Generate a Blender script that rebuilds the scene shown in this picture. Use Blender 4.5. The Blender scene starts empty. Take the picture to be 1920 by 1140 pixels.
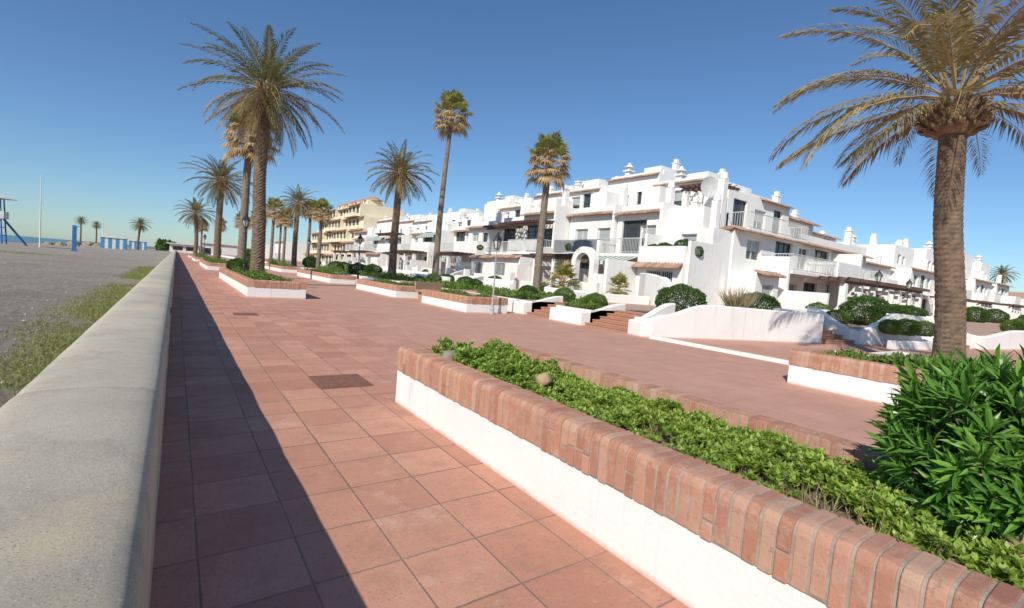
import bpy, math, random
from mathutils import Matrix, Vector, noise
rnd=random.Random(11)
scene=bpy.context.scene
COL=scene.collection
Z=Vector((0,0,1))
rad=math.radians

# ------------------------------------------------------------------ materials
def newmat(name):
    m=bpy.data.materials.new(name); m.use_nodes=True
    return m,m.node_tree,m.node_tree.nodes["Principled BSDF"]
def N(nt,t,**k):
    n=nt.nodes.new(t)
    for a,b in k.items(): setattr(n,a,b)
    return n
def mixc(nt,fac,a,b,blend='MIX'):
    n=N(nt,"ShaderNodeMix",data_type='RGBA',blend_type=blend)
    for idx,v in ((0,fac),(6,a),(7,b)):
        if hasattr(v,'is_output'): nt.links.new(v,n.inputs[idx])
        elif idx==0: n.inputs[0].default_value=v
        else: n.inputs[idx].default_value=(v[0],v[1],v[2],1)
    return n.outputs[2]
def coords(nt): return N(nt,"ShaderNodeTexCoord").outputs["Object"]
def noi(nt,vec,scale,detail=5,rough=.6):
    n=N(nt,"ShaderNodeTexNoise"); n.inputs["Scale"].default_value=scale
    n.inputs["Detail"].default_value=detail; n.inputs["Roughness"].default_value=rough
    nt.links.new(vec,n.inputs["Vector"]); return n.outputs["Fac"]
def ramp(nt,fac,a,b,ca=(0,0,0),cb=(1,1,1)):
    r=N(nt,"ShaderNodeValToRGB"); e=r.color_ramp.elements
    e[0].position=a; e[1].position=b; e[0].color=(*ca,1); e[1].color=(*cb,1)
    nt.links.new(fac,r.inputs[0]); return r.outputs[0]
def bump(nt,bs,h,strength=.3,dist=.02):
    b=N(nt,"ShaderNodeBump"); b.inputs["Strength"].default_value=strength; b.inputs["Distance"].default_value=dist
    nt.links.new(h,b.inputs["Height"]); nt.links.new(b.outputs[0],bs.inputs["Normal"])
def simple(name,c1,c2=None,scale=3,rough=.8,bs=0,bscale=30,bdist=.01,island=0,metal=0,lo=.35,hi=.65,spec=None):
    m,nt,b=newmat(name); v=coords(nt)
    c2=c2 or tuple(x*.8 for x in c1)
    col=mixc(nt,ramp(nt,noi(nt,v,scale),lo,hi),c1,c2)
    if island:
        g=N(nt,"ShaderNodeNewGeometry")
        f=N(nt,"ShaderNodeMapRange"); nt.links.new(g.outputs["Random Per Island"],f.inputs[0])
        f.inputs[3].default_value=1-island; f.inputs[4].default_value=1+island
        cc=N(nt,"ShaderNodeCombineColor")
        for i in range(3): nt.links.new(f.outputs[0],cc.inputs[i])
        col=mixc(nt,1.0,col,cc.outputs[0],'MULTIPLY')
    nt.links.new(col,b.inputs["Base Color"])
    b.inputs["Roughness"].default_value=rough; b.inputs["Metallic"].default_value=metal
    if spec is not None: b.inputs["Specular IOR Level"].default_value=spec
    if bs: bump(nt,b,noi(nt,v,bscale,8,.65),bs,bdist)
    return m
def brickmat():
    m,nt,b=newmat("cap_brick"); v=coords(nt); g=N(nt,"ShaderNodeNewGeometry")
    r=N(nt,"ShaderNodeValToRGB"); e=r.color_ramp.elements
    e[0].position=0; e[0].color=(.36,.165,.11,1); e[1].position=1; e[1].color=(.52,.32,.225,1)
    for p,c in ((.25,(.49,.235,.15,1)),(.5,(.42,.20,.135,1)),(.75,(.52,.275,.185,1))): x=e.new(p); x.color=c
    nt.links.new(g.outputs["Random Per Island"],r.inputs[0])
    c=mixc(nt,ramp(nt,noi(nt,v,12,9,.78),.48,.74),r.outputs[0],(.53,.38,.29))
    c=mixc(nt,ramp(nt,noi(nt,v,26,7,.78),.56,.74),c,(.25,.145,.10))
    nt.links.new(c,b.inputs["Base Color"]); b.inputs["Roughness"].default_value=.93
    b.inputs["Specular IOR Level"].default_value=.2
    bump(nt,b,noi(nt,v,55,9,.78),.9,.007); return m
def leafmat(name,dark,light,rough=.5,trans=.3,third=None,spec=.4):
    m,nt,b=newmat(name)
    g=N(nt,"ShaderNodeNewGeometry"); v=coords(nt)
    r=N(nt,"ShaderNodeValToRGB"); e=r.color_ramp.elements
    e[0].position=0; e[0].color=(*dark,1); e[1].position=.85; e[1].color=(*light,1)
    if third: x=e.new(1.0); x.color=(*third,1)
    nt.links.new(g.outputs["Random Per Island"],r.inputs[0])
    col=mixc(nt,ramp(nt,noi(nt,v,1.6,3),.35,.7),r.outputs[0],tuple((a+b_)*.42 for a,b_ in zip(dark,light)))
    nt.links.new(col,b.inputs["Base Color"]); b.inputs["Roughness"].default_value=rough; b.inputs["Specular IOR Level"].default_value=spec
    t=N(nt,"ShaderNodeBsdfTranslucent"); nt.links.new(col,t.inputs[0])
    ms=N(nt,"ShaderNodeMixShader"); ms.inputs[0].default_value=trans
    nt.links.new(b.outputs[0],ms.inputs[1]); nt.links.new(t.outputs[0],ms.inputs[2])
    nt.links.new(ms.outputs[0],nt.nodes["Material Output"].inputs[0])
    return m

def stucco(name,c=(.80,.79,.765),d=(.66,.65,.62),base=False):
    m,nt,b=newmat(name); v=coords(nt)
    col=mixc(nt,ramp(nt,noi(nt,v,.7,8,.65),.45,.8),c,d)
    sx=N(nt,"ShaderNodeMapping"); sx.inputs["Scale"].default_value=(5,5,.35); nt.links.new(v,sx.inputs[0])
    st=ramp(nt,noi(nt,sx.outputs[0],1,6,.7),.56,.78)
    col=mixc(nt,st,col,tuple(x*.82 for x in d))
    if base:
        sep=N(nt,"ShaderNodeSeparateXYZ"); nt.links.new(v,sep.inputs[0])
        ma=N(nt,"ShaderNodeMath",operation='MULTIPLY_ADD'); nt.links.new(noi(nt,v,9,8,.75),ma.inputs[0]); ma.inputs[1].default_value=-.07
        nt.links.new(sep.outputs[2],ma.inputs[2])
        ma2=N(nt,"ShaderNodeMath",operation='MULTIPLY_ADD'); nt.links.new(ma.outputs[0],ma2.inputs[0]); ma2.inputs[1].default_value=10; ma2.inputs[2].default_value=.5
        col=mixc(nt,ramp(nt,ma2.outputs[0],.22,.50,(.7,.7,.7),(0,0,0)),col,(.52,.36,.27))
    nt.links.new(col,b.inputs["Base Color"]); b.inputs["Roughness"].default_value=.9
    b.inputs["Specular IOR Level"].default_value=.2
    bump(nt,b,noi(nt,v,25,8,.7),.35,.012); return m
STUC=stucco("white_stucco",(.80,.785,.75),(.67,.65,.61))
STUC2=stucco("aged_stucco",(.72,.71,.68),(.55,.53,.49))
YEL=stucco("yellow_stucco",(.76,.68,.50),(.66,.55,.37))
TILE=simple("terracotta_roof",(.42,.24,.16),(.33,.22,.16),2.5,.85,.3,20,island=.3)
GLASS=simple("window_glass",(.03,.04,.05),(.06,.07,.08),1.5,.08)
FRAME=simple("white_frame",(.7,.7,.68),rough=.5)
DFRAME=simple("dark_frame",(.06,.05,.045),rough=.5)
WOOD=simple("pergola_wood",(.09,.045,.035),(.14,.08,.06),4,.7,island=.2)
SHUT=simple("shutter_grey",(.45,.47,.46),(.4,.42,.42),3,.6)
GREENC=simple("green_canvas",(.10,.22,.15),rough=.8)
WHITEC=simple("white_canvas",(.72,.72,.68),rough=.8)
IRON=simple("dark_iron",(.02,.022,.022),(.035,.035,.033),8,.45)
POSTM=simple("grey_post",(.42,.42,.40),(.3,.3,.29),8,.55)
RAILW=simple("painted_rail",(.62,.62,.6),rough=.5)
BRICK=brickmat()
MORTAR=simple("mortar",(.42,.34,.27),(.29,.23,.18),14,.95,.6,90,.006)
SOIL=simple("dry_soil",(.30,.21,.14),(.18,.13,.085),6,.95,1,30,.03)
TRUNK=simple("palm_trunk",(.23,.155,.10),(.12,.085,.058),7,.95,.8,26,.03)
TRUNK2=simple("washingtonia_trunk",(.24,.19,.14),(.15,.12,.09),5,.95,.6,26,.02)
BOOT=simple("palm_leaf_base",(.32,.21,.12),(.16,.105,.065),5,.9,.6,30,.02,island=.35)
RACH=simple("frond_stem",(.44,.30,.12),(.34,.24,.11),4,.6,island=.25)
FROND=leafmat("palm_frond_green",(.11,.12,.04),(.27,.26,.10),.5,.3,(.40,.33,.15))
FRONDR=leafmat("palm_frond_dry_green",(.23,.19,.065),(.45,.36,.155),.5,.35,(.55,.45,.24))
FRONDB=leafmat("palm_frond_dry",(.28,.19,.09),(.48,.35,.19),.8,.3)
FANG=leafmat("fan_leaf_green",(.24,.26,.065),(.46,.45,.14),.5,.5,(.6,.5,.2))
FANB=leafmat("fan_leaf_dry",(.40,.27,.12),(.70,.53,.29),.85,.5)
COVER=leafmat("ground_cover_leaf",(.21,.36,.045),(.46,.58,.11),.5,.4,(.58,.62,.2))
BUSHL=leafmat("glossy_leaf",(.06,.17,.025),(.19,.39,.055),.32,.35,(.32,.50,.10))
SHRUBL=leafmat("shrub_leaf",(.045,.10,.022),(.11,.20,.045),.8,.25,None,.15)
HEDGEL=leafmat("hedge_leaf",(.09,.16,.03),(.19,.30,.06),.8,.25,None,.15)
DRYG=leafmat("dry_grass",(.34,.27,.14),(.5,.42,.25),.8,.3)
GRASS=leafmat("grass_blade",(.19,.23,.055),(.40,.40,.14),.7,.35,(.5,.45,.2))
LAWN=simple("lawn",(.12,.18,.045),(.20,.21,.08),3,.95,.8,40,.03)
BLUE=simple("blue_paint",(.03,.16,.42),rough=.5)
BLUEL=simple("light_blue_paint",(.08,.28,.50),rough=.5)
ROCK=simple("rock",(.36,.27,.18),(.25,.19,.14),2,.95,.8,6,.1)
STEEL=simple("grey_metal",(.35,.36,.37),(.28,.29,.3),5,.4,metal=.3)
RUST=simple("rusty_cover",(.26,.12,.075),(.18,.085,.055),14,.8,.5,60,.004)
STEP=simple("brick_step",(.46,.22,.14),(.38,.19,.12),5,.9,.4,40)

def paving():
    m,nt,b=newmat("terracotta_paving"); v=coords(nt)
    wn=N(nt,"ShaderNodeTexNoise"); wn.inputs["Scale"].default_value=2.5; nt.links.new(v,wn.inputs["Vector"])
    ws=N(nt,"ShaderNodeVectorMath",operation='SCALE'); nt.links.new(wn.outputs["Color"],ws.inputs[0]); ws.inputs["Scale"].default_value=.010
    va=N(nt,"ShaderNodeVectorMath",operation='ADD'); nt.links.new(v,va.inputs[0]); nt.links.new(ws.outputs[0],va.inputs[1])
    mp=N(nt,"ShaderNodeMapping"); mp.inputs["Location"].default_value=(.280,.025,0); nt.links.new(va.outputs[0],mp.inputs[0])
    br=N(nt,"ShaderNodeTexBrick",offset=0,squash=1); nt.links.new(mp.outputs[0],br.inputs["Vector"])
    for k,x in (("Scale",1),("Mortar Size",.007),("Mortar Smooth",.6),("Bias",0),("Brick Width",.408),("Row Height",.42)): br.inputs[k].default_value=x
    br.inputs["Color1"].default_value=(.43,.19,.125,1); br.inputs["Color2"].default_value=(.61,.31,.21,1); br.inputs["Mortar"].default_value=(.24,.17,.13,1)
    big=ramp(nt,noi(nt,v,.35,6,.6),.35,.65)
    # the trafficked middle and inland side of the promenade is worn smooth and dusty
    sep=N(nt,"ShaderNodeSeparateXYZ"); nt.links.new(v,sep.inputs[0])
    wr=N(nt,"ShaderNodeMapRange"); nt.links.new(sep.outputs[0],wr.inputs[0])
    for k,x in ((1,2.2),(2,5.5),(3,0),(4,.72)): wr.inputs[k].default_value=x
    col=mixc(nt,big,br.outputs["Color"],(.58,.32,.235))
    mort=mixc(nt,ramp(nt,noi(nt,v,.5,4,.6),.4,.62),(.19,.14,.105),(.40,.25,.19))
    col=mixc(nt,.5,br.outputs["Color"],col)
    inv=mixc(nt,br.outputs["Fac"],col,mort)
    st=ramp(nt,noi(nt,v,3.2,9,.75),.48,.74)
    c2=mixc(nt,st,inv,(.32,.18,.125))
    c3=mixc(nt,ramp(nt,noi(nt,v,1.3,8,.78),.54,.70),c2,(.65,.43,.33))
    c3=mixc(nt,ramp(nt,noi(nt,v,11,6,.8),.60,.72),c3,(.60,.41,.32))
    sp=ramp(nt,noi(nt,v,60,3,.5),.60,.70)
    c4=mixc(nt,sp,c3,(.25,.16,.12))
    f=mixc(nt,.7,inv,c4)
    dust=mixc(nt,ramp(nt,noi(nt,v,.8,8,.7),.35,.7),(.56,.325,.245),(.47,.26,.19))
    f=mixc(nt,wr.outputs[0],f,dust)
    nt.links.new(f,b.inputs["Base Color"])
    b.inputs["Roughness"].default_value=.8; b.inputs["Specular IOR Level"].default_value=.25
    mm=N(nt,"ShaderNodeMath",operation='MULTIPLY_ADD'); nt.links.new(br.outputs["Fac"],mm.inputs[0]); mm.inputs[1].default_value=-1.0
    nt.links.new(noi(nt,v,18,8,.75),mm.inputs[2])
    bump(nt,b,mm.outputs[0],.5,.008)
    return m
PAVE=paving()
def concrete():
    m,nt,b=newmat("weathered_concrete"); v=coords(nt)
    c=mixc(nt,ramp(nt,noi(nt,v,1.3,8,.7),.35,.7),(.55,.495,.395),(.45,.405,.325))
    c=mixc(nt,ramp(nt,noi(nt,v,2.2,9,.8),.50,.72),c,(.34,.31,.255))
    c=mixc(nt,ramp(nt,noi(nt,v,.9,5,.6),.58,.70),c,(.60,.51,.35))
    c=mixc(nt,ramp(nt,noi(nt,v,150,4),.56,.70),c,(.24,.215,.175))
    c=mixc(nt,ramp(nt,noi(nt,v,90,3),.62,.7),c,(.64,.585,.48))
    nt.links.new(c,b.inputs["Base Color"]); b.inputs["Roughness"].default_value=.97; b.inputs["Specular IOR Level"].default_value=.1
    bump(nt,b,noi(nt,v,90,10,.85),.7,.007); return m
CONC=concrete()
def sandmat():
    m,nt,b=newmat("grey_sand"); v=coords(nt)
    c=mixc(nt,ramp(nt,noi(nt,v,.25,8,.7),.35,.65),(.42,.37,.31),(.32,.28,.235))
    c=mixc(nt,ramp(nt,noi(nt,v,4,10,.85),.50,.66),c,(.20,.175,.145))
    c=mixc(nt,ramp(nt,noi(nt,v,25,5,.8),.58,.7),c,(.56,.50,.43))
    nt.links.new(c,b.inputs["Base Color"]); b.inputs["Roughness"].default_value=.95; b.inputs["Specular IOR Level"].default_value=.1
    bump(nt,b,noi(nt,v,5,11,.85),1.0,.12); return m
SAND=sandmat()
def seamat():
    m,nt,b=newmat("sea_water"); v=coords(nt)
    b.inputs["Base Color"].default_value=(.03,.12,.16,1); b.inputs["Roughness"].default_value=.25
    bump(nt,b,noi(nt,v,.6,6,.6),.6,.3); return m
SEA=seamat()

# ------------------------------------------------------------------ mesh builder
class MB:
    def __init__(s): s.v=[];s.f=[];s.m=[]
    def face(s,pts,mi=0):
        i=len(s.v); s.v+= [tuple(p) for p in pts]; s.f.append(tuple(range(i,i+len(pts)))); s.m.append(mi)
    def box(s,x0,x1,y0,y1,z0,z1,mi=0):
        i=len(s.v)
        s.v+=[(x0,y0,z0),(x1,y0,z0),(x1,y1,z0),(x0,y1,z0),(x0,y0,z1),(x1,y0,z1),(x1,y1,z1),(x0,y1,z1)]
        for f in ((0,3,2,1),(4,5,6,7),(0,1,5,4),(1,2,6,5),(2,3,7,6),(3,0,4,7)):
            s.f.append(tuple(i+k for k in f)); s.m.append(mi)
    def lathe(s,prof,cx=0,cy=0,n=12,mi=0):
        i=len(s.v)
        for r,z in prof:
            for k in range(n):
                a=2*math.pi*k/n; s.v.append((cx+r*math.cos(a),cy+r*math.sin(a),z))
        for j in range(len(prof)-1):
            for k in range(n):
                a=i+j*n+k; b=i+j*n+(k+1)%n
                s.f.append((a,b,b+n,a+n)); s.m.append(mi)
        s.f.append(tuple(i+k for k in reversed(range(n)))); s.m.append(mi)
        s.f.append(tuple(i+(len(prof)-1)*n+k for k in range(n))); s.m.append(mi)
    def tube(s,pts,rads,n=6,mi=0):
        i=len(s.v); L=len(pts)
        for j,p in enumerate(pts):
            p=Vector(p); d=(Vector(pts[min(j+1,L-1)])-Vector(pts[max(j-1,0)])).normalized()
            a=d.cross(Vector((.3,1,.1))).normalized() if abs(d.z)>.9 else d.cross(Z).normalized(); b=d.cross(a)
            for k in range(n):
                t=2*math.pi*k/n; s.v.append(tuple(p+(a*math.cos(t)+b*math.sin(t))*rads[j]))
        for j in range(L-1):
            for k in range(n):
                a=i+j*n+k; b=i+j*n+(k+1)%n; s.f.append((a,b,b+n,a+n)); s.m.append(mi)
        s.f.append(tuple(i+k for k in range(n))); s.m.append(mi)
        s.f.append(tuple(i+(L-1)*n+k for k in range(n))); s.m.append(mi)
    def prism(s,poly,axis,a,b,mi=0):
        def P(p,t): return {'y':(p[0],t,p[1]),'x':(t,p[0],p[1]),'z':(p[0],p[1],t)}[axis]
        i=len(s.v); n=len(poly)
        s.v+=[P(p,a) for p in poly]+[P(p,b) for p in poly]
        s.f.append(tuple(i+k for k in range(n))); s.m.append(mi)
        s.f.append(tuple(i+n+k for k in reversed(range(n)))); s.m.append(mi)
        for k in range(n):
            q=(k+1)%n; s.f.append((i+k,i+n+k,i+n+q,i+q)); s.m.append(mi)
    def mesh(s,name,mats,smooth=False,fix=True):
        me=bpy.data.meshes.new(name); me.from_pydata(s.v,[],s.f)
        for m in mats: me.materials.append(m)
        me.polygons.foreach_set("material_index",s.m)
        if smooth: me.polygons.foreach_set("use_smooth",[len(f)<=4 for f in s.f])
        me.update()
        if fix:
            import bmesh
            bm=bmesh.new(); bm.from_mesh(me); bmesh.ops.recalc_face_normals(bm,faces=bm.faces); bm.to_mesh(me); bm.free()
        return me
def add(name,data,parent=None,loc=(0,0,0),rot=0,scale=1,label=None,cat=None,kind=None,group=None):
    o=bpy.data.objects.new(name,data); COL.objects.link(o)
    if parent: o.parent=parent
    o.location=loc; o.rotation_euler=(0,0,rot)
    o.scale=(scale,)*3 if not isinstance(scale,tuple) else scale
    if label: o["label"]=label
    if cat: o["category"]=cat
    if kind: o["kind"]=kind
    if group: o["group"]=group
    return o

# ------------------------------------------------------------------ camera, sky, sun
CAM=bpy.data.cameras.new("camera"); cam=bpy.data.objects.new("camera",CAM); COL.objects.link(cam)
CAM.sensor_width=36; CAM.lens=900/1920*36; CAM.clip_start=.05; CAM.clip_end=20000
cam.matrix_world=Matrix.Translation((0,0,1.4))@Matrix.Rotation(rad(-35.2),4,'Z')@Matrix.Rotation(rad(90-3.4),4,'X')@Matrix.Rotation(rad(4.6),4,'Z')
scene.camera=cam
EL=37; AZ=rad(240)
sd=Vector((math.sin(AZ)*math.cos(rad(EL)),math.cos(AZ)*math.cos(rad(EL)),math.sin(rad(EL))))
L=bpy.data.lights.new("sun",'SUN'); L.energy=4.8; L.angle=rad(.5); L.color=(1,.94,.84)
so=bpy.data.objects.new("sun",L); COL.objects.link(so); so.rotation_euler=sd.to_track_quat('Z','Y').to_euler(); so.location=sd*50
w=bpy.data.worlds.new("World"); scene.world=w; w.use_nodes=True
nt=w.node_tree; bg=nt.nodes["Background"]; sk=nt.nodes.new("ShaderNodeTexSky"); sk.sky_type='NISHITA'; sk.sun_disc=False
sk.sun_elevation=rad(EL); sk.sun_rotation=AZ; sk.air_density=1.0; sk.dust_density=.25; sk.ozone_density=4
tint=mixc(nt,1.0,sk.outputs[0],(.82,1.0,1.13),'MULTIPLY')
nt.links.new(tint,bg.inputs[0]); bg.inputs[1].default_value=.105
scene.view_settings.view_transform='Standard'; scene.view_settings.look='None'; scene.view_settings.exposure=0

# ------------------------------------------------------------------ ground sheets
g=MB(); g.face([(-31,-300,-.03),(9000,-300,-.03),(9000,9000,-.03),(-31,9000,-.03)])
add("ground",g.mesh("ground",[simple("far_ground",(.2,.17,.12),(.12,.13,.07),.05,.95)],fix=False),kind="structure")
g=MB(); g.face([(-9000,-300,-.5),(-30,-300,-.5),(-30,9000,-.5),(-9000,9000,-.5)])
add("sea",g.mesh("sea",[SEA],fix=False),kind="structure")
g=MB(); xs=[-34,-32,-30,-26,-22,-18,-15,-12,-10,-8,-7,-6,-5.2,-4.5,-3.9,-3.3,-2.8,-2.3,-1.9,-1.5,-1.2,-.9,-.6,-.45]
ys=[-10+.6*i for i in range(60)]+[26+1.6*i*(1+i*.04) for i in range(1,60)]
for j,y in enumerate(ys):
    for x in xs:
        z=.0 if x>-29 else -.02-(-29-x)*.16
        z+= (noise.noise(Vector((x*.35,y*.35,0)))*.10+noise.noise(Vector((x*1.3,y*1.3,4)))*.05)*min(1,(-.4-x)/1.0)
        g.v.append((x,y,z+.03))
n=len(xs)
for j in range(len(ys)-1):
    for i in range(n-1):
        a=j*n+i; g.f.append((a,a+1,a+1+n,a+n)); g.m.append(0)
add("beach",g.mesh("beach",[SAND],smooth=True,fix=False),kind="structure")
g=MB(); g.face([(-.1,-8,0),(10.6,-8,0),(10.6,260,0),(-.1,260,0)]); 
add("promenade",g.mesh("promenade",[PAVE],fix=False),kind="structure")
g=MB(); g.face([(10.6,-8,-.004),(90,-8,-.004),(90,16,-.004),(10.6,16,-.004)])
add("courtyard_paving",g.mesh("courtyard",[PAVE],fix=False),kind="structure")
TZ=.5
poly=[(10.9,14.16),(12.3,14.16),(12.3,12.78),(10.9,12.78),(10.9,11.06),(12.5,11.06),(12.5,9.26),(10.9,9.26),(11.2,8.9),(17.5,7.15),(17.7,8.4),(18.95,8.1),(18.9,6.7),(22.6,5.9),(23,7.0),(25.6,6.4),(25.4,4.9),(90,2),(90,260),(10.9,260)]
g=MB(); g.face([(x,y,TZ) for x,y in poly],0)
for i in range(len(poly)):
    a=poly[i]; b=poly[(i+1)%len(poly)]; g.face([(a[0],a[1],0),(b[0],b[1],0),(b[0],b[1],TZ),(a[0],a[1],TZ)],1)
add("terrace_ground",g.mesh("terrace",[simple("terrace_paving",(.50,.31,.22),(.40,.28,.21),1,.9),STUC]),kind="structure")
g=MB(); 
g.face([(11.2,15.2,TZ+.02),(15.5,15.2,TZ+.02),(15.5,19,TZ+.02),(11.2,19,TZ+.02)])
g.face([(11.2,21,TZ+.02),(14.5,21,TZ+.02),(14.5,26,TZ+.02),(11.2,26,TZ+.02)])
g.face([(11.2,30,TZ+.02),(14.5,30,TZ+.02),(14.5,44,TZ+.02),(11.2,44,TZ+.02)])
g.face([(13,9.0,TZ+.02),(17.3,7.7,TZ+.02),(18.2,11,TZ+.02),(13,11.5,TZ+.02)])
add("lawn",g.mesh("lawn",[LAWN],fix=False),kind="structure")

# ------------------------------------------------------------------ sea wall
prof=[(-.62,-.3),(-.62,.54),(-.618,.60),(-.608,.635),(-.585,.656),(-.55,.668),(-.49,.676),(-.41,.682),(-.33,.684),(-.25,.682),(-.17,.676),(-.11,.668),(-.075,.656),(-.052,.638),(-.042,.60),(-.04,.54),(-.04,-.05)]
g=MB(); y=-3.0; k=0
while y<230:
    y1=y+3.05 if y<60 else y+12
    dz=rnd.uniform(-.005,.005); dx=rnd.uniform(-.004,.004)
    ns=24 if y<12 else 2
    y0=y+.0015; ye=y1-.0015; n=len(prof); i0=len(g.v)
    sl=[0,.004]+[q/ns for q in range(1,ns)]+[.996,1]
    for si,s in enumerate(sl):
        yy=y0+(ye-y0)*s
        for a,(px,pz) in enumerate(prof):
            nz=(noise.noise(Vector((px*3,yy*1.5,0)))*.008+noise.noise(Vector((px*9,yy*6,3)))*.0025) if y<12 else 0
            ins=.006 if si in(0,len(sl)-1) else 0
            g.v.append((px*(1-ins)+dx+nz*.3,yy,pz+dz+nz-ins*.6))
    for s in range(len(sl)-1):
        for a in range(n-1):
            b=i0+s*n+a; g.f.append((b,b+1,b+1+n,b+n)); g.m.append(0)
    g.f.append(tuple(i0+a for a in range(n))); g.m.append(0); g.f.append(tuple(i0+(len(sl)-1)*n+a for a in range(n))); g.m.append(0)
    y=y1; k+=1
g.lathe([(.05,0),(.05,.012)],0,0,10,1)  # drain hole drawn as a dark disc, its shade put into the colour
for q in range(len(g.v)-20,len(g.v)):
    x,yy,z=g.v[q]; g.v[q]=(-.028 if z>.006 else -.05,8.4+x,.5+yy)
add("sea_wall",g.mesh("sea_wall",[CONC,IRON],smooth=True),label="long low weathered concrete wall with rounded top beside the promenade",cat="wall")

# ------------------------------------------------------------------ planters
def brick_run(mb,side,x,y0,y1,h,two,pitch=.062):
    y=y0+.004; wd=.20; gap=.010
    def prof_(dx,T,bot,ins=0):
        X=lambda t: x+side*(t+dx)
        o=-.010+ins; T=T-ins
        return [(X(o),bot),(X(o),T-.050),(X(o+.006),T-.028),(X(o+.022),T-.009),(X(.040),T-.002),(X(.06),T),(X(wd-ins),T-.002),(X(wd-ins),bot)]
    mb.prism(prof_(0,h,h-.249,.005),'y',y0+.006,y1-.006,1)
    while y<y1-.035:
        jx=rnd.uniform(-.004,.003); jz=rnd.uniform(-.003,.002); sp=h-rnd.uniform(.10,.17)
        a=y+rnd.uniform(-.001,.001); b=y+pitch-gap+rnd.uniform(-.003,.002)
        X=lambda t: x+side*(t+jx)
        if rnd.random()<.22:
            mb.prism(prof_(jx,h+jz,sp+.005),'y',a,b,0)
            mb.prism([(X(-.010),h-.25),(X(-.010),sp-.005),(X(.1),sp-.005),(X(.1),h-.25)],'y',a,b,0)
        else: mb.prism(prof_(jx,h+jz,h-.25+rnd.uniform(-.004,.012)),'y',a,b,0)
        y+=pitch
def planter(x0,x1,y0,y1,h=.59,label="",detail=2,name="brick_planter",soil=True,sd_=.15):
    e=add(name,None,loc=((x0+x1)/2,(y0+y1)/2,0),label=label,cat="planter",group="brick topped promenade planters")
    ox,oy=(x0+x1)/2,(y0+y1)/2; a,b,c,d=x0-ox,x1-ox,y0-oy,y1-oy
    t=.19; hb=h-.251
    g=MB(); g.box(a+.004,a+t,c+.004,d-.004,-.02,hb); g.box(b-t,b-.004,c+.004,d-.004,-.02,hb)
    g.box(a+t,b-t,c+.004,c+t,-.02,hb); g.box(a+t,b-t,d-t,d-.004,-.02,hb)
    add("planter_wall",g.mesh("planter_wall",[STUCP]),e)
    g=MB()
    pit=.062 if detail else .16
    brick_run(g,1,a,c,d,h,True,pit); brick_run(g,-1,b,c,d,h,True,pit)
    for yy,sd in ((c,1),(d,-1)):
        q=MB(); brick_run(q,sd,yy,a+.202,b-.202,h+.001,True,pit)
        i=len(g.v); g.v+=[(p[1],p[0],p[2]) for p in q.v]; g.f+=[tuple(i+k for k in f) for f in q.f]; g.m+=q.m
    o=add("brick_coping",g.mesh("brick_coping",[BRICK,MORTAR]),e)
    if detail==2:
        md=o.modifiers.new("bevel",'BEVEL'); md.width=.0045; md.segments=2; md.limit_method='ANGLE'; md.angle_limit=rad(50)
    if soil:
        g=MB(); nx,ny=8,max(4,int((d-c)/.15)); 
        for j in range(ny+1):
            for i in range(nx+1):
                x=a+t-.02+(b-a-2*t+.04)*i/nx; y=c+t-.02+(d-c-2*t+.04)*j/ny
                g.v.append((x,y,h-sd_+noise.noise(Vector((x*3,y*3,1)))*.05))
        for j in range(ny):
            for i in range(nx):
                k=j*(nx+1)+i; g.f.append((k,k+1,k+nx+2,k+nx+1)); g.m.append(0)
        add("planter_soil",g.mesh("planter_soil",[SOIL],smooth=True,fix=False),e)
    return e
STUCP=stucco("planter_whitewash",(.80,.785,.75),(.71,.69,.65),True)
planter(1.9,3.34,-1.4,4.65,label="large white planter with thick red brick coping on the terracotta promenade",detail=2,sd_=.18)
planter(8.3,9.95,-2.5,3.75,.56,"white planter with brick coping beside the courtyard kerb",1)
planter(1.95,3.75,17.8,30.5,.58,"long white brick topped planter holding a tall date palm",1)
planter(8.2,9.9,14.3,18.0,.56,"short white planter with brick coping next to a lamp post",1)
planter(8.0,9.6,20.3,26.0,.56,"white planter with brick coping near a stone bench",1)
planter(1.9,3.7,42,56,.56,"distant white brick topped planter with a palm",0)
planter(1.9,3.7,70,84,.56,"distant white brick topped planter with a palm",0)
planter(7.9,9.5,31,41,.56,"distant white brick topped planter with shrubs",0)
planter(7.9,9.5,48,60,.56,"distant white brick topped planter with shrubs",0)
planter(1.9,3.7,98,112,.56,"distant white brick topped planter with a palm",0)

# ------------------------------------------------------------------ foliage helpers
def leaf(mb,p,d,n,l,w,mi=0,bend=0):
    s=d.cross(n)
    if s.length<1e-4: s=Vector((1,0,0))
    s.normalize(); m=p+d*l*.45+n*bend*l*.3
    mb.face([p,m+s*w,p+d*l-n*bend*l*.3,m-s*w],mi)
def rvec(r):
    while True:
        v=Vector((r.uniform(-1,1),r.uniform(-1,1),r.uniform(-1,1)))
        if .05<v.length<1: return v.normalized()
def leaf_ball(seed,n,rx,rz,size,lump=.13):
    r=random.Random(seed); g=MB(); off=Vector((seed*3.1,seed,0))
    for i in range(n):
        d=rvec(r)
        k=1+lump*noise.noise(d*2.2+off)+.10*noise.noise(d*6+off)
        rr=k*(1-abs(r.gauss(0,.08)))
        p=Vector((d.x*rx*rr,d.y*rx*rr,rz*.9+d.z*rz*rr))
        if p.z<0: p.z=.02
        dd=(d+rvec(r)*.8+Z*.3).normalized(); nn=(d+rvec(r)*.7).normalized()
        leaf(g,p,dd,nn,size*r.uniform(.7,1.4),size*.34)
    for i in range(26):
        d=rvec(r); d.z=abs(d.z); g.tube([(0,0,0),tuple(Vector((d.x*rx,d.y*rx,rz*.6+d.z*rz))*.75)],[.02,.006],4,1)
    return g
SH={}
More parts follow.
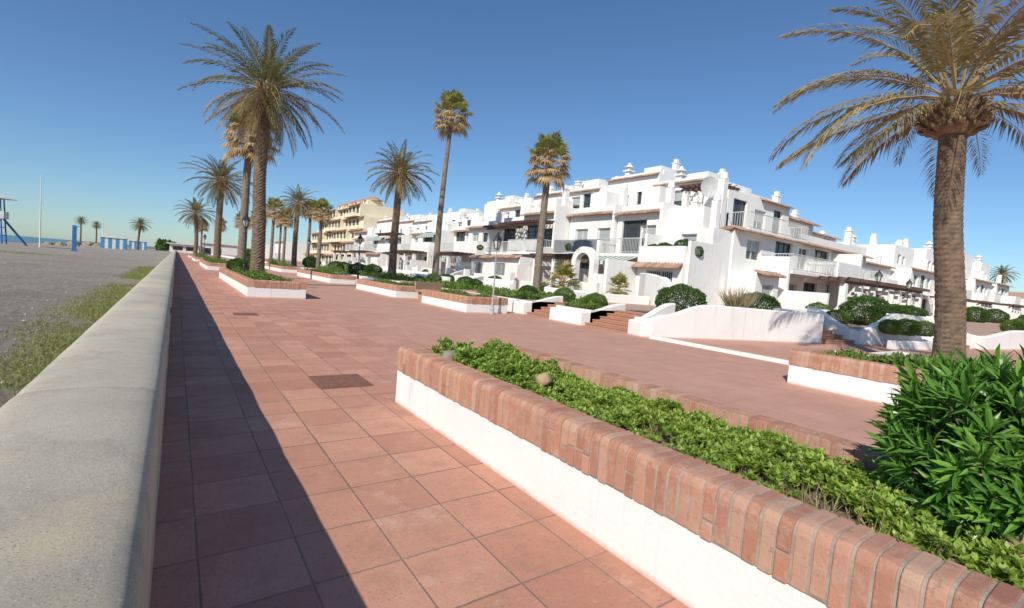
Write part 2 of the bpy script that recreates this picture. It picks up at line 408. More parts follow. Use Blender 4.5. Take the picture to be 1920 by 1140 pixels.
def shrub(x,y,z,rx,rz,kind=0,label="rounded clipped green shrub in a garden bed",name="shrub"):
    key=(kind,round(rz/rx,1))
    if key not in SH:
        b=leaf_ball(len(SH)+3,10500,1.0,rz/rx,.07)
        SH[key]=b.mesh("shrub_foliage",[[SHRUBL,HEDGEL,COVER][kind],TRUNK],fix=False)
    add(name,SH[key],loc=(x,y,z),rot=rnd.uniform(0,6),scale=rx,label=label,cat="shrub",group="garden shrubs")

# ------------------------------------------------------------------ palms
def frond(mb,base,az,el,L,curl,ll,nl,r,mi,width=.022,vee=.25,sag=.25,stem=1):
    h=Vector((math.cos(az),math.sin(az),0)); s=Vector((-math.sin(az),math.cos(az),0))
    NN=12; p=Vector(base); pts=[p.copy()]; ds=[]
    tw=r.uniform(-.35,.35)
    for i in range(NN):
        t=i/NN; a=el-curl*t**1.35; d=h*math.cos(a)+Z*math.sin(a)+s*tw*t*.5; d.normalize()
        ds.append(d); p=p+d*(L/NN); pts.append(p.copy())
    ds.append(ds[-1])
    mb.tube(pts[::2],[(.035*(1-.88*k/6)*L/4+.003)*stem for k in range(7)],4,1)
    for k in range(nl):
        t=.14+.86*(k+.5)/nl; f=t*NN; i=min(int(f),NN-1); q=pts[i].lerp(pts[i+1],f-i); d=ds[i]
        nrm=s.cross(d).normalized()*-1
        if nrm.z<0: nrm=-nrm
        ln=ll*(math.sin(math.pi*(.15+.80*t))**.7)
        for sg in (-1,1):
            dd=(s*sg*(.95-.45*t)+d*(.55+.55*t)+nrm*vee+rvec(r)*.14).normalized()
            l=ln*r.uniform(.8,1.12)
            m=q+dd*l*.5; tip=q+dd*l-Z*l*sag*r.uniform(.5,1.3)
            sw=(d*.8+Z*.25).normalized()*width
            mb.face([q,m+sw,tip,m-sw],mi)
def phoenix(seed,nf,L,elmin=-55,dry=.2,ll=.5,nl=46,mats=None,width=.022,elmax=84,straight=1.0,stem=1):
    r=random.Random(seed); g=MB()
    for i in range(nf):
        u=(i+.5)/nf; az=i*2.39996+r.uniform(-.2,.2)
        el=rad(elmax-(elmax-elmin)*u**.9)+r.uniform(-.1,.1)
        l=L*r.uniform(.82,1.08)*(.82+.25*math.sin(math.pi*min(1,u*1.2)))
        curl=(rad(38+30*r.random())+rad(25)*(1-abs(u-.4)))*straight
        if u>.75: curl*=.6
        b=(math.cos(az)*.14,math.sin(az)*.14,.25*(1-u))
        isdry=r.random()<(dry*u*2)
        frond(g,b,az,el,l,curl,ll*r.uniform(.85,1.15),nl,r,2 if isdry else 0,width,.25,.22+.25*u,stem)
    return g.mesh("palm_crown",mats or [FROND,RACH,FRONDB],fix=False)
seedn=[0]
def trunk_mesh(pts,r0,r1,scar=.03,n=20,flare=.25,mat=TRUNK,rings=90,boot=None):
    g=MB(); P=[Vector(p) for p in pts]
    def at(t):
        f=t*(len(P)-1); i=min(int(f),len(P)-2); u=f-i
        a=P[max(i-1,0)];b=P[i];c=P[i+1];d=P[min(i+2,len(P)-1)]
        return .5*((2*b)+(c-a)*u+(2*a-5*b+4*c-d)*u*u+(3*b-a-3*c+d)*u**3)
    for j in range(rings+1):
        t=j/rings; c=at(t); rr=r0+(r1-r0)*t+flare*r0*math.exp(-t*14)
        for k in range(n):
            a=2*math.pi*k/n
            ph=(k/n*8+j*.5); tri=abs((ph%1)-.5)*2
            sc=(1-(j*.5%1))*.6+tri*.6 + noise.noise(Vector((k*.7,j*.5,seedn[0])))*.5
            q=rr+scar*(sc-.6)
            g.v.append((c.x+q*math.cos(a),c.y+q*math.sin(a),c.z))
    for j in range(rings):
        for k in range(n):
            a=j*n+k; b=j*n+(k+1)%n; g.f.append((a,b,b+n,a+n)); g.m.append(0)
    g.f.append(tuple(rings*n+k for k in range(n))); g.m.append(0)
    return g.mesh("palm_trunk",[mat],fix=False), at(1)
def boots(seed,r0,h,n,bl,spread=.5):
    r=random.Random(seed); g=MB()
    g.lathe([(r0*.6,-h*.1),(r0*.95,h*.15),(r0*1.05,h*.5),(r0*.9,h*.85),(r0*.5,h*1.1)],0,0,14)
    for i in range(n):
        u=i/n; az=i*2.39996; el=spread+u*.9; z=h*u*.95
        rr=r0*(.8+.25*math.sin(math.pi*u))
        b=Vector((math.cos(az)*rr,math.sin(az)*rr,z)); d=Vector((math.cos(az)*math.cos(el),math.sin(az)*math.cos(el),math.sin(el)))
        l=bl*r.uniform(.7,1.2)
        g.tube([b-d*.08,b+d*l*.5,b+d*l+Z*.03],[.06,.05,.025],4,0)
    return g.mesh("leaf_bases",[BOOT],fix=False)
def washing(seed,nf,R,pet,skirt,hgt,rng=118):
    r=random.Random(seed); g=MB()
    for i in range(nf):
        u=(i+.5)/nf; az=i*2.39996+r.uniform(-.2,.2)
        el=rad(84-rng*u**.95)+r.uniform(-.12,.12)
        dry=u>skirt
        h=Vector((math.cos(az),math.sin(az),0)); d=(h*math.cos(el)+Z*math.sin(el)).normalized()
        b=Vector((0,0,hgt*(.5-u)*.9))
        l=pet*r.uniform(.8,1.2)*(1 if not dry else .8); p=b+d*l
        g.tube([b,b+d*l*.5+Z*.02,p],[.025,.018,.012],4,1)
        s=Vector((-math.sin(az),math.cos(az),0)); nn=s.cross(d); 
        if nn.z<0: nn=-nn
        K=17; mi=2 if dry else (0 if r.random()<.85 else 2)
        for k in range(K):
            a=rad(-105+210*k/(K-1)); dd=(d*math.cos(a)+s*math.sin(a)).normalized()
            rr=R*(1-.25*abs(a)/1.75)*r.uniform(.85,1.1)*(.85 if dry else 1)
            m=p+dd*rr*.55+nn*.04; tip=p+dd*rr-Z*rr*(.25 if not dry else .5)*r.uniform(.5,1.2)
            sw=nn.cross(dd).normalized()*rr*.085
            g.face([p,m+sw,tip,m-sw],mi)
    return g.mesh("fan_palm_crown",[FANG,RACH,FANB],fix=False)
def palm(x,y,z,pts,r0,r1,crown,cs=1,label="",scar=.03,mat=TRUNK,rings=90,boot=None,rot=None,group="palm trees along the promenade",cz=0,flare=.25,name="palm_tree"):
    seedn[0]+=1
    e=add(name,None,loc=(x,y,z),label=label,cat="palm tree",group=group)
    tm,top=trunk_mesh(pts,r0,r1,scar,20,flare,mat,rings)
    add("trunk",tm,e)
    if boot: add("leaf_bases",boot,e,loc=tuple(top-Z*.35))
    add("crown",crown,e,loc=tuple(top+Z*cz),rot=rnd.uniform(0,6) if rot is None else rot,scale=cs)
    return e
CR_BIG=phoenix(5,38,3.9,-20,.10,.60,80,[FRONDR,RACH,FRONDB],.023,84,.95,stem=.75)
CR_A=phoenix(8,72,3.4,-60,.2,.54,52,None,.025,86,.74,stem=.8)
CR_B=phoenix(21,62,3.2,-60,.25,.54,38,None,.032,86,.8)
WA1=washing(3,54,.80,.95,.42,.7)
WA2=washing(9,50,.80,.9,.5,.6)
B1=boots(2,.46,.6,90,.16,.1); B2=boots(4,.36,.7,50,.3,.5)
palm(13.5,2.9,.2,[(0,0,0),(-.12,.09,1.4),(-.34,.24,3.0),(-.42,.30,4.2),(-.47,.34,5.2)],.25,.215,CR_BIG,.95,"large date palm with curved trunk and arching yellowish fronds",.025,boot=B1,rot=.6,cz=.28,rings=120)
palm(3.25,26.3,.4,[(0,0,0),(.0,0,2.5),(-.08,0,5),(.08,0,8.7)],.30,.25,CR_A,1,"tall date palm with dense crown in a brick planter",.04,boot=B2,rings=110)
palm(3.25,33.5,.1,[(0,0,0),(.05,0,3),(.1,0,6),(.2,0,8.1)],.24,.19,WA1,1.2,"fan palm with drooping brown dead leaves",.015,TRUNK2)
palm(3.1,52,.4,[(0,0,0),(.0,0,3),(.1,0,7.3)],.30,.24,CR_B,.95,"date palm with full crown beside the promenade",boot=B2)
palm(2.7,100,.4,[(0,0,0),(.1,0,3),(-.1,0,7.2)],.32,.26,CR_B,1.1,"distant date palm beside the promenade")
palm(-9.3,180,0,[(0,0,0),(.1,0,3),(.5,0,7.4)],.3,.25,CR_B,.95,"distant date palm on the beach")
palm(-32,262,0,[(0,0,0),(.1,0,3),(.1,0,9.5)],.3,.22,CR_B,.8,"small distant palm by the shore")
palm(-28,270,0,[(0,0,0),(.1,0,3),(.1,0,8.5)],.3,.22,CR_B,.75,"small distant palm by the shore")
palm(10.6,57,.4,[(0,0,0),(.0,0,3),(.1,0,6.9)],.27,.22,CR_B,.75,"date palm in front of the white houses")
palm(12.4,32.4,.4,[(0,0,0),(.0,0,3),(.12,0,7.3)],.28,.22,CR_B,.82,"date palm with green crown by the white houses",boot=B2)
palm(15.8,32.6,.4,[(0,0,0),(.05,0,4),(.2,0,8),(.45,0,12.1)],.24,.14,WA2,1.12,"very tall slender fan palm in front of the houses",.012,TRUNK2)
palm(16.6,21.3,.4,[(0,0,0),(.02,0,3),(.15,0,7.2)],.22,.17,WA1,1.0,"fan palm with brown skirt in front of the houses",.012,TRUNK2)
for (x,y,h,s,k) in [(9.6,66,6.6,1,WA2),(11.5,50,5.6,.8,WA1),(13,62,6.8,.9,WA2),(12,72,6.2,.9,WA1),(10,82,6.6,1,WA2),(14,88,7,1,WA2),(9,95,6.5,1,WA1),(4.2,120,6,1,WA2),(12,105,7,1,WA2),(8,130,7,1.1,WA1)]:
    palm(x,y,.3,[(0,0,0),(.05,0,h*.5),(.1,0,h)],.2,.15,k,s,"distant fan palm among the promenade gardens",.012,TRUNK2,rings=30)
for (x,y,h) in [(108,22,7),(118,20,8),(124,26,7),(120,34,7.5)]:
    palm(x,y,.3,[(0,0,0),(.05,0,h*.5),(.1,0,h)],.25,.2,CR_B,.7,"distant palm behind the houses",rings=20)

# ------------------------------------------------------------------ foreground planter plants
g=MB(); r=random.Random(4)
def rosette(base,top,sz,k):
    a0=r.uniform(0,6)
    for q in range(k):
        a=a0+q*2.4; el=r.uniform(.1,1.15)
        d=Vector((math.cos(a)*math.cos(el),math.sin(a)*math.cos(el),math.sin(el)))
        leaf(g,top-Z*r.uniform(0,.03),d,Vector((-d.x*d.z,-d.y*d.z,1)).normalized(),sz*r.uniform(.7,1.2),sz*.27)
clumps=[]
for i in range(560):
    y=r.uniform(.0,4.42); x=r.uniform(2.14,3.1)
    dens=noise.noise(Vector((x*1.6,y*1.3,9)))
    if y<2.0 and x<2.55 and r.random()<.75: continue
    if y<2.6 and dens<-.05 and r.random()<.5: continue
    if y>2.6 and dens<-.35: continue
    R=r.uniform(.05,.11); H=r.uniform(.04,.11)
    if y>3.3: H*=1.8
    if y>3.8 and x<2.9: H*=1.3
    if x>2.9 and y>2.3: H*=.6
    clumps.append((x,y,R,H))
for (x,y,R,H) in clumps:
    for q in range(int(26*R/.08)):
        d=rvec(r); d.z=abs(d.z); p=Vector((x+d.x*R,y+d.y*R,.43+.02+d.z*H+.015))
        rosette(None,p,r.uniform(.026,.042),r.choice((9,11,13)))
add("ground_cover",g.mesh("ground_cover",[COVER],fix=False),kind="stuff",label="bright green succulent ground cover filling the brick planter",cat="plants")
g=MB()
for i in range(260):
    y=r.uniform(.5,2.4); x=r.uniform(2.12,2.9); b=Vector((x,y,.41))
    for q in range(6):
        d=(Z+rvec(r)*.7).normalized(); l=r.uniform(.03,.16)
        leaf(g,b,d,rvec(r),l,.0028,0 if r.random()<.45 else 1)
add("dry_weeds",g.mesh("dry_weeds",[DRYG,GRASS],fix=False),kind="stuff",label="thin dry weeds and grass growing in the planter soil",cat="weeds")
def stone(cx,cy,cz,s,seed):
    g=MB(); 
    for j in range(9):
        for k in range(14):
            th=math.pi*j/8; a=2*math.pi*k/14; d=Vector((math.sin(th)*math.cos(a),math.sin(th)*math.sin(a),math.cos(th)))
            q=1+.35*noise.noise(d*1.5+Vector((seed,0,0)))+.12*noise.noise(d*4+Vector((seed,0,0)))
            g.v.append((d.x*q*s,d.y*q*s*.8,d.z*q*s*.7))
    for j in range(8):
        for k in range(14):
            a=j*14+k; b=j*14+(k+1)%14; g.f.append((a,b,b+14,a+14)); g.m.append(0)
    return g
TANS=simple("tan_stone",(.46,.31,.17),(.33,.22,.12),9,.9,.6,40)
add("stone",stone(0,0,0,.075,1).mesh("stone",[TANS],smooth=True),loc=(2.5,3.0,.57),label="tan coloured stone lying among the ground cover",cat="stone")
add("stone",stone(0,0,0,.10,5).mesh("stone",[simple("grey_stone",(.25,.23,.19),(.18,.17,.14),9,.9)],smooth=True),loc=(2.22,4.1,.56),label="grey stone near the corner of the brick planter",cat="stone")
add("stone",stone(0,0,0,.12,9).mesh("stone",[TANS],smooth=True),loc=(2.66,.25,.52),label="large tan stone lying under the glossy bush",cat="stone")

# glossy bush
g=MB(); r=random.Random(12)
C0=Vector((0,0,.34))
for i in range(500):
    d=rvec(r); 
    if d.z<-.6: d.z*=-.4
    kk=1+.26*noise.noise(d*2.3)
    tip=C0+Vector((d.x*.40,d.y*.40,d.z*.40))*kk*r.uniform(.68,1.05)
    if tip.z<.03: tip.z=r.uniform(.03,.12)
    ax=(d+Z*.6+rvec(r)*.35).normalized()
    g.tube([tuple(tip-ax*.12),tuple(tip)],[.005,.003],4,1)
    a0=r.uniform(0,6); s1=ax.cross(Vector((.3,.2,1))).normalized(); s2=ax.cross(s1)
    for q in range(12):
        a=a0+q*2.4; spread=.25+.75*(q/12); o=s1*math.cos(a)+s2*math.sin(a)
        dd=(ax*math.cos(spread*1.15)+o*math.sin(spread*1.15)).normalized(); nn=(ax*math.sin(spread)-o*math.cos(spread)).normalized()
        l=r.uniform(.085,.15); w_=l*.085; b=tip-ax*.05*(q/12)
        s=dd.cross(nn).normalized(); fold=nn*w_*.35
        m1=b+dd*l*.35; m2=b+dd*l*.72-nn*l*.05; tp=b+dd*l-nn*l*.17
        for sg in (-1,1):
            i0=len(g.v); g.v+=[tuple(b),tuple(m1),tuple(m2),tuple(tp),tuple(m2+s*sg*w_*.85+fold),tuple(m1+s*sg*w_+fold)]
            g.f.append((i0,i0+1,i0+2,i0+4,i0+5) if sg>0 else (i0+5,i0+4,i0+2,i0+1,i0)); g.m.append(0)
            g.f.append((i0+2,i0+3,i0+4)); g.m.append(0)
for i in range(14):
    d=rvec(r); d.z=abs(d.z)+.3; g.tube([(r.uniform(-.05,.05),r.uniform(-.05,.05),-.05),tuple(Vector((d.x*.2,d.y*.2,.35*d.z))),tuple(C0+d*.25)],[.012,.009,.005],5,1)
add("glossy_bush",g.mesh("bush",[BUSHL,TRUNK],fix=False),loc=(3.02,.42,.42),label="dense bush with long glossy dark green leaves in the brick planter",cat="bush")

def covermesh(seed,lx,ly,n,hmax,sz,mats):
    r=random.Random(seed); g=MB()
    for i in range(n):
        x=r.uniform(-lx,lx); y=r.uniform(-ly,ly); m=noise.noise(Vector((x*.9,y*.9,seed)))+.25
        if m<0: continue
        p=Vector((x,y,r.random()*hmax*min(1,m*1.6))); d=(Z+rvec(r)*1.0).normalized()
        leaf(g,p,d,rvec(r),sz*r.uniform(.7,1.4),sz*.32,0 if r.random()<.985 else min(1,len(mats)-1))
    return g.mesh("planter_plants",mats,fix=False)
PET=simple("white_petal",(.75,.75,.7),rough=.7)
for (x,y,lx,ly,n,h,z) in [(9.1,.6,.55,2.8,9000,.22,.44),(2.85,24,.6,5.6,9000,.3,.44),(9.05,16.1,.55,1.5,3500,.2,.44),(8.8,23,.5,2.5,5000,.2,.44),(2.8,49,.6,6.5,5000,.5,.44),(2.8,77,.6,6.5,4000,.7,.44),(8.7,36,.5,4.5,5000,.6,.44),(8.7,54,.5,5.5,5000,.8,.44)]:
    add("planter_plants",covermesh(int(y),lx,ly,n,h,.07,[HEDGEL,PET if y<2 else HEDGEL]),loc=(x,y,z),kind="stuff",label="low green plants growing in a brick planter",cat="plants")
def gardenbed(x0,x1,y0,y1,n,h,seed):
    add("garden_bed_plants",covermesh(seed,(x1-x0)/2,(y1-y0)/2,n,h,.11,[HEDGEL]),loc=((x0+x1)/2,(y0+y1)/2,.5),kind="stuff",label="low mixed green plants in a garden bed",cat="plants")
gardenbed(11,12.2,11.2,12.5,1500,.3,4); gardenbed(11.2,15.5,15.2,19,5000,.25,5); gardenbed(11.2,14.5,21,26,5000,.3,6); gardenbed(11.2,15,30,44,7000,.4,7); gardenbed(13,17.3,8.6,10.5,3000,.3,8); gardenbed(17.6,20,19.2,24,4000,.4,9)

# grass strip along the sea wall
g=MB(); r=random.Random(77)
for i in range(90000):
    y=1.4+38*r.random()**1.6; x=-.64-abs(r.gauss(0,.55))-.02
    nn=noise.noise(Vector((x*1.4,y*.7,0)))+.4*noise.noise(Vector((x*5,y*4,0)))
    if (nn<-.40 and x<-.95) or x<-2.0-.4*noise.noise(Vector((0,y*.5,2))): continue
    d=(Z+rvec(r)*.9).normalized(); leaf(g,Vector((x,y,.03)),d,rvec(r),r.uniform(.02,.06)*(1+y*.012),.0035*(1+y*.06))
for cx,cy in [(-9,52),(-12,55)]:
    for i in range(700):
        a=r.uniform(0,6.3); q=abs(r.gauss(0,1.0)); d=(Z+rvec(r)*.9).normalized()
        leaf(g,Vector((cx+q*math.cos(a)*2,cy+q*math.sin(a),.05)),d,rvec(r),r.uniform(.04,.10),.02)
add("beach_grass",g.mesh("beach_grass",[GRASS],fix=False),kind="stuff",label="patchy green grass growing on sand along the wall",cat="grass")
# scattered pebbles and shell bits on the sand
g=MB(); r=random.Random(5)
for i in range(2600):
    y=2+34*r.random()**1.4; x=-1.2-6*r.random()*(.4+y/30); s=r.uniform(.008,.03)
    z=.035+(noise.noise(Vector((x*.35,y*.35,0)))*.10+noise.noise(Vector((x*1.3,y*1.3,4)))*.05)*min(1,(-.4-x)/1.0)
    a=r.uniform(0,3); c,q=math.cos(a)*s,math.sin(a)*s
    P=[(x+c,y+q,z),(x-q,y+c,z),(x-c,y-q,z),(x+q,y-c,z)]; T=(x,y,z+s*.7)
    for k in range(4): g.face([P[k],P[(k+1)%4],T],0 if r.random()<.8 else 1)
add("beach_pebbles",g.mesh("beach_pebbles",[simple("pebble_grey",(.3,.27,.23),(.2,.18,.15),8,.9),simple("pebble_pale",(.6,.56,.5),rough=.9)],fix=False),kind="stuff",label="small grey and pale pebbles scattered over beach sand",cat="pebbles")

# ------------------------------------------------------------------ manholes, kerb, bench, lamps
def cover(x0,x1,y0,y1,lab):
    g=MB(); g.box(x0,x1,y0,y1,-.01,.008); t=.03
    g.box(x0+t,x1-t,y0+t,y1-t,.0085,.012,0)
    for k in range(1,6):
        xx=x0+(x1-x0)*k/6; g.box(xx-.006,xx+.006,y0+.05,y1-.05,.0125,.015)
    add("manhole_cover",g.mesh("manhole_cover",[RUST]),label=lab,cat="manhole cover",group="manhole covers")
cover(1.33,1.92,5.35,5.98,"square rusty red manhole cover set in terracotta tiles")
cover(1.12,1.62,12.4,12.9,"small grey brown manhole cover set in terracotta tiles")
g=MB(); g.box(10.55,10.68,3.6,8.4,-.02,.08)
add("kerb",g.mesh("kerb",[STUC]),kind="structure")
g=MB(); g.box(-.75,.75,-.22,.22,.38,.47); g.box(-.6,-.45,-.18,.18,0,.38); g.box(.45,.6,-.18,.18,0,.38)
g.box(-.75,.75,.2,.27,.47,.8)
add("stone_bench",g.mesh("stone_bench",[simple("bench_stone",(.42,.27,.17),(.3,.2,.14),5,.9)]),loc=(9.3,19.4,0),rot=rad(15),label="tan stone bench standing on the promenade paving",cat="bench")
mgl,n2,b_=newmat("lantern_glass"); b_.inputs["Base Color"].default_value=(.55,.56,.5,1); b_.inputs["Roughness"].default_value=.3
def lamp(x,y,z,s,label):
    e=add("street_lamp",None,loc=(x,y,z),scale=s,label=label,cat="street lamp",group="promenade lanterns")
    g=MB(); g.lathe([(.10,0),(.10,.06),(.065,.10),(.07,.18),(.045,.26),(.035,.5),(.05,.53),(.03,.58),(.022,2.0),(.035,2.05),(.02,2.1),(.02,2.2),(.06,2.24),(.06,2.26)],0,0,14)
    add("post",g.mesh("post",[POSTM if s>.99 else IRON],smooth=False),e)
    g=MB()
    for k in range(6):
        a=2*math.pi*k/6; g.tube([(.075*math.cos(a),.075*math.sin(a),2.26),(.15*math.cos(a),.15*math.sin(a),2.56)],[.014,.014],4)
    g.lathe([(.08,2.255),(.08,2.275)],0,0,6); g.lathe([(.18,2.56),(.17,2.59),(.12,2.68),(.06,2.75),(.035,2.78),(.05,2.81),(.01,2.88)],0,0,6)
    add("lantern_frame",g.mesh("lantern_frame",[IRON]),e)
    g=MB(); g.lathe([(.066,2.28),(.134,2.555)],0,0,6)
    add("lantern_glass",g.mesh("lantern_glass",[mgl]),e)
lamp(9.05,14.0,0,1.0,"slim grey classical street lamp with black lantern on the promenade")
lamp(2.4,23.5,.4,.95,"dark street lamp with lantern standing in a planter")
for (x,y) in [(28,9),(36,10),(9.3,30),(9.3,44),(2.5,62)]: lamp(x,y,.4 if x<20 else .3,.98,"distant dark street lamp with classical lantern")

# ------------------------------------------------------------------ beach things
def kiosk(x,y,w_,label):
    e=add("beach_kiosk",None,loc=(x,y,0),label=label,cat="kiosk",group="beach kiosks")
    g=MB(); n=7; g.box(-w_/2+.02,w_/2-.02,-.88,.88,0,2.68,0)
    for k in range(n):
        if k%2==0: g.box(-w_/2+w_*k/n,-w_/2+w_*(k+1)/n,-.92,.92,0,2.7,1)
    add("striped_wall",g.mesh("kiosk_wall",[WHITEC,BLUEL]),e)
    g=MB(); g.prism([(-w_/2-.2,2.71),(w_/2+.2,2.71),(w_/2-.4,3.3),(-w_/2+.4,3.3)],'y',-1.1,1.1)
    add("roof",g.mesh("kiosk_roof",[WHITEC]),e)
kiosk(-12.8,157,5.0,"white and blue striped beach kiosk on the sand")
kiosk(-10.5,205,4.6,"distant blue beach kiosk on the sand")
e=add("lifeguard_tower",None,loc=(-21.2,98,0),scale=.86,label="blue and white wooden lifeguard tower on the beach",cat="lifeguard tower")
g=MB()
for sx in(-1,1):
    for sy in(-1,1): g.tube([(sx*1.3,sy*1.3,0),(sx*1.0,sy*1.0,7.4)],[.13,.10],6)
for z in(1.5,2.8):
    for s_ in(-1,1): g.tube([(-1.2,s_*1.2,z),(1.2,s_*1.2,z)],[.06,.06],4); g.tube([(s_*1.2,-1.2,z),(s_*1.2,1.2,z)],[.06,.06],4)
    g.tube([(-1.2,-1.2,z-1.2),(1.2,-1.2,z)],[.05,.05],4)
add("frame",g.mesh("tower_frame",[BLUE]),e)
g=MB(); g.box(-1.5,1.5,-1.5,1.5,4.2,4.35); g.box(-1.5,1.5,-1.5,-1.44,4.36,5.4); g.box(1.44,1.5,-1.4,1.5,4.36,5.4); g.box(-1.3,-.1,-1.2,1.2,4.36,7.0)
add("platform",g.mesh("tower_platform",[WHITEC]),e)
g=MB(); g.lathe([(2.8,7.4),(2.75,7.5),(.3,8.4),(.05,8.5)],0,0,4); add("roof",g.mesh("tower_roof",[WHITEC]),e)
g=MB()
for s_ in(-.4,.4): g.tube([(1.2,s_,4.2),(4.0,s_,0)],[.1,.1],4)
for k in range(8): t=k/8+.06; g.tube([(1.2+2.8*t,-.4,4.2*(1-t)),(1.2+2.8*t,.4,4.2*(1-t))],[.05,.05],4)
add("ladder",g.mesh("tower_ladder",[BLUE]),e)
def pole(x,y,h,lab):
    g=MB(); g.lathe([(.16,0),(.16,.1),(.10,.15),(.05,h),(.08,h+.02),(.08,h+.12),(.03,h+.16)],0,0,8)
    add("flagpole",g.mesh("flagpole",[WHITEC]),loc=(x,y,0),label=lab,cat="flagpole",group="white beach flagpoles")
pole(-16.4,98,10.2,"tall white bare flagpole on the beach"); pole(-15,157,9.5,"distant thin white flagpole on the beach")
g=MB(); g.box(-.3,.3,-.3,.3,0,.15); g.box(-.2,.2,-.16,.16,.15,3.3); g.tube([(0,0,3.0),(.5,0,3.2),(.7,0,2.95)],[.04,.04,.06],6)
add("beach_shower",g.mesh("beach_shower",[BLUE]),loc=(-10.7,83,0),label="blue beach shower post on the sand",cat="shower")
for i,(x,y,s_) in enumerate([(-22,140,.7),(-20.5,142,1.0),(-23,146,.9),(-18.6,146,.8),(-26,200,1.6),(-20,200,1.5),(-23,205,1.8)]):
    add("beach_rock",stone(0,0,0,s_,i).mesh("beach_rock",[ROCK],smooth=False),loc=(x,y,.05),label="brown rock lying on the beach",cat="rock",group="beach rocks")

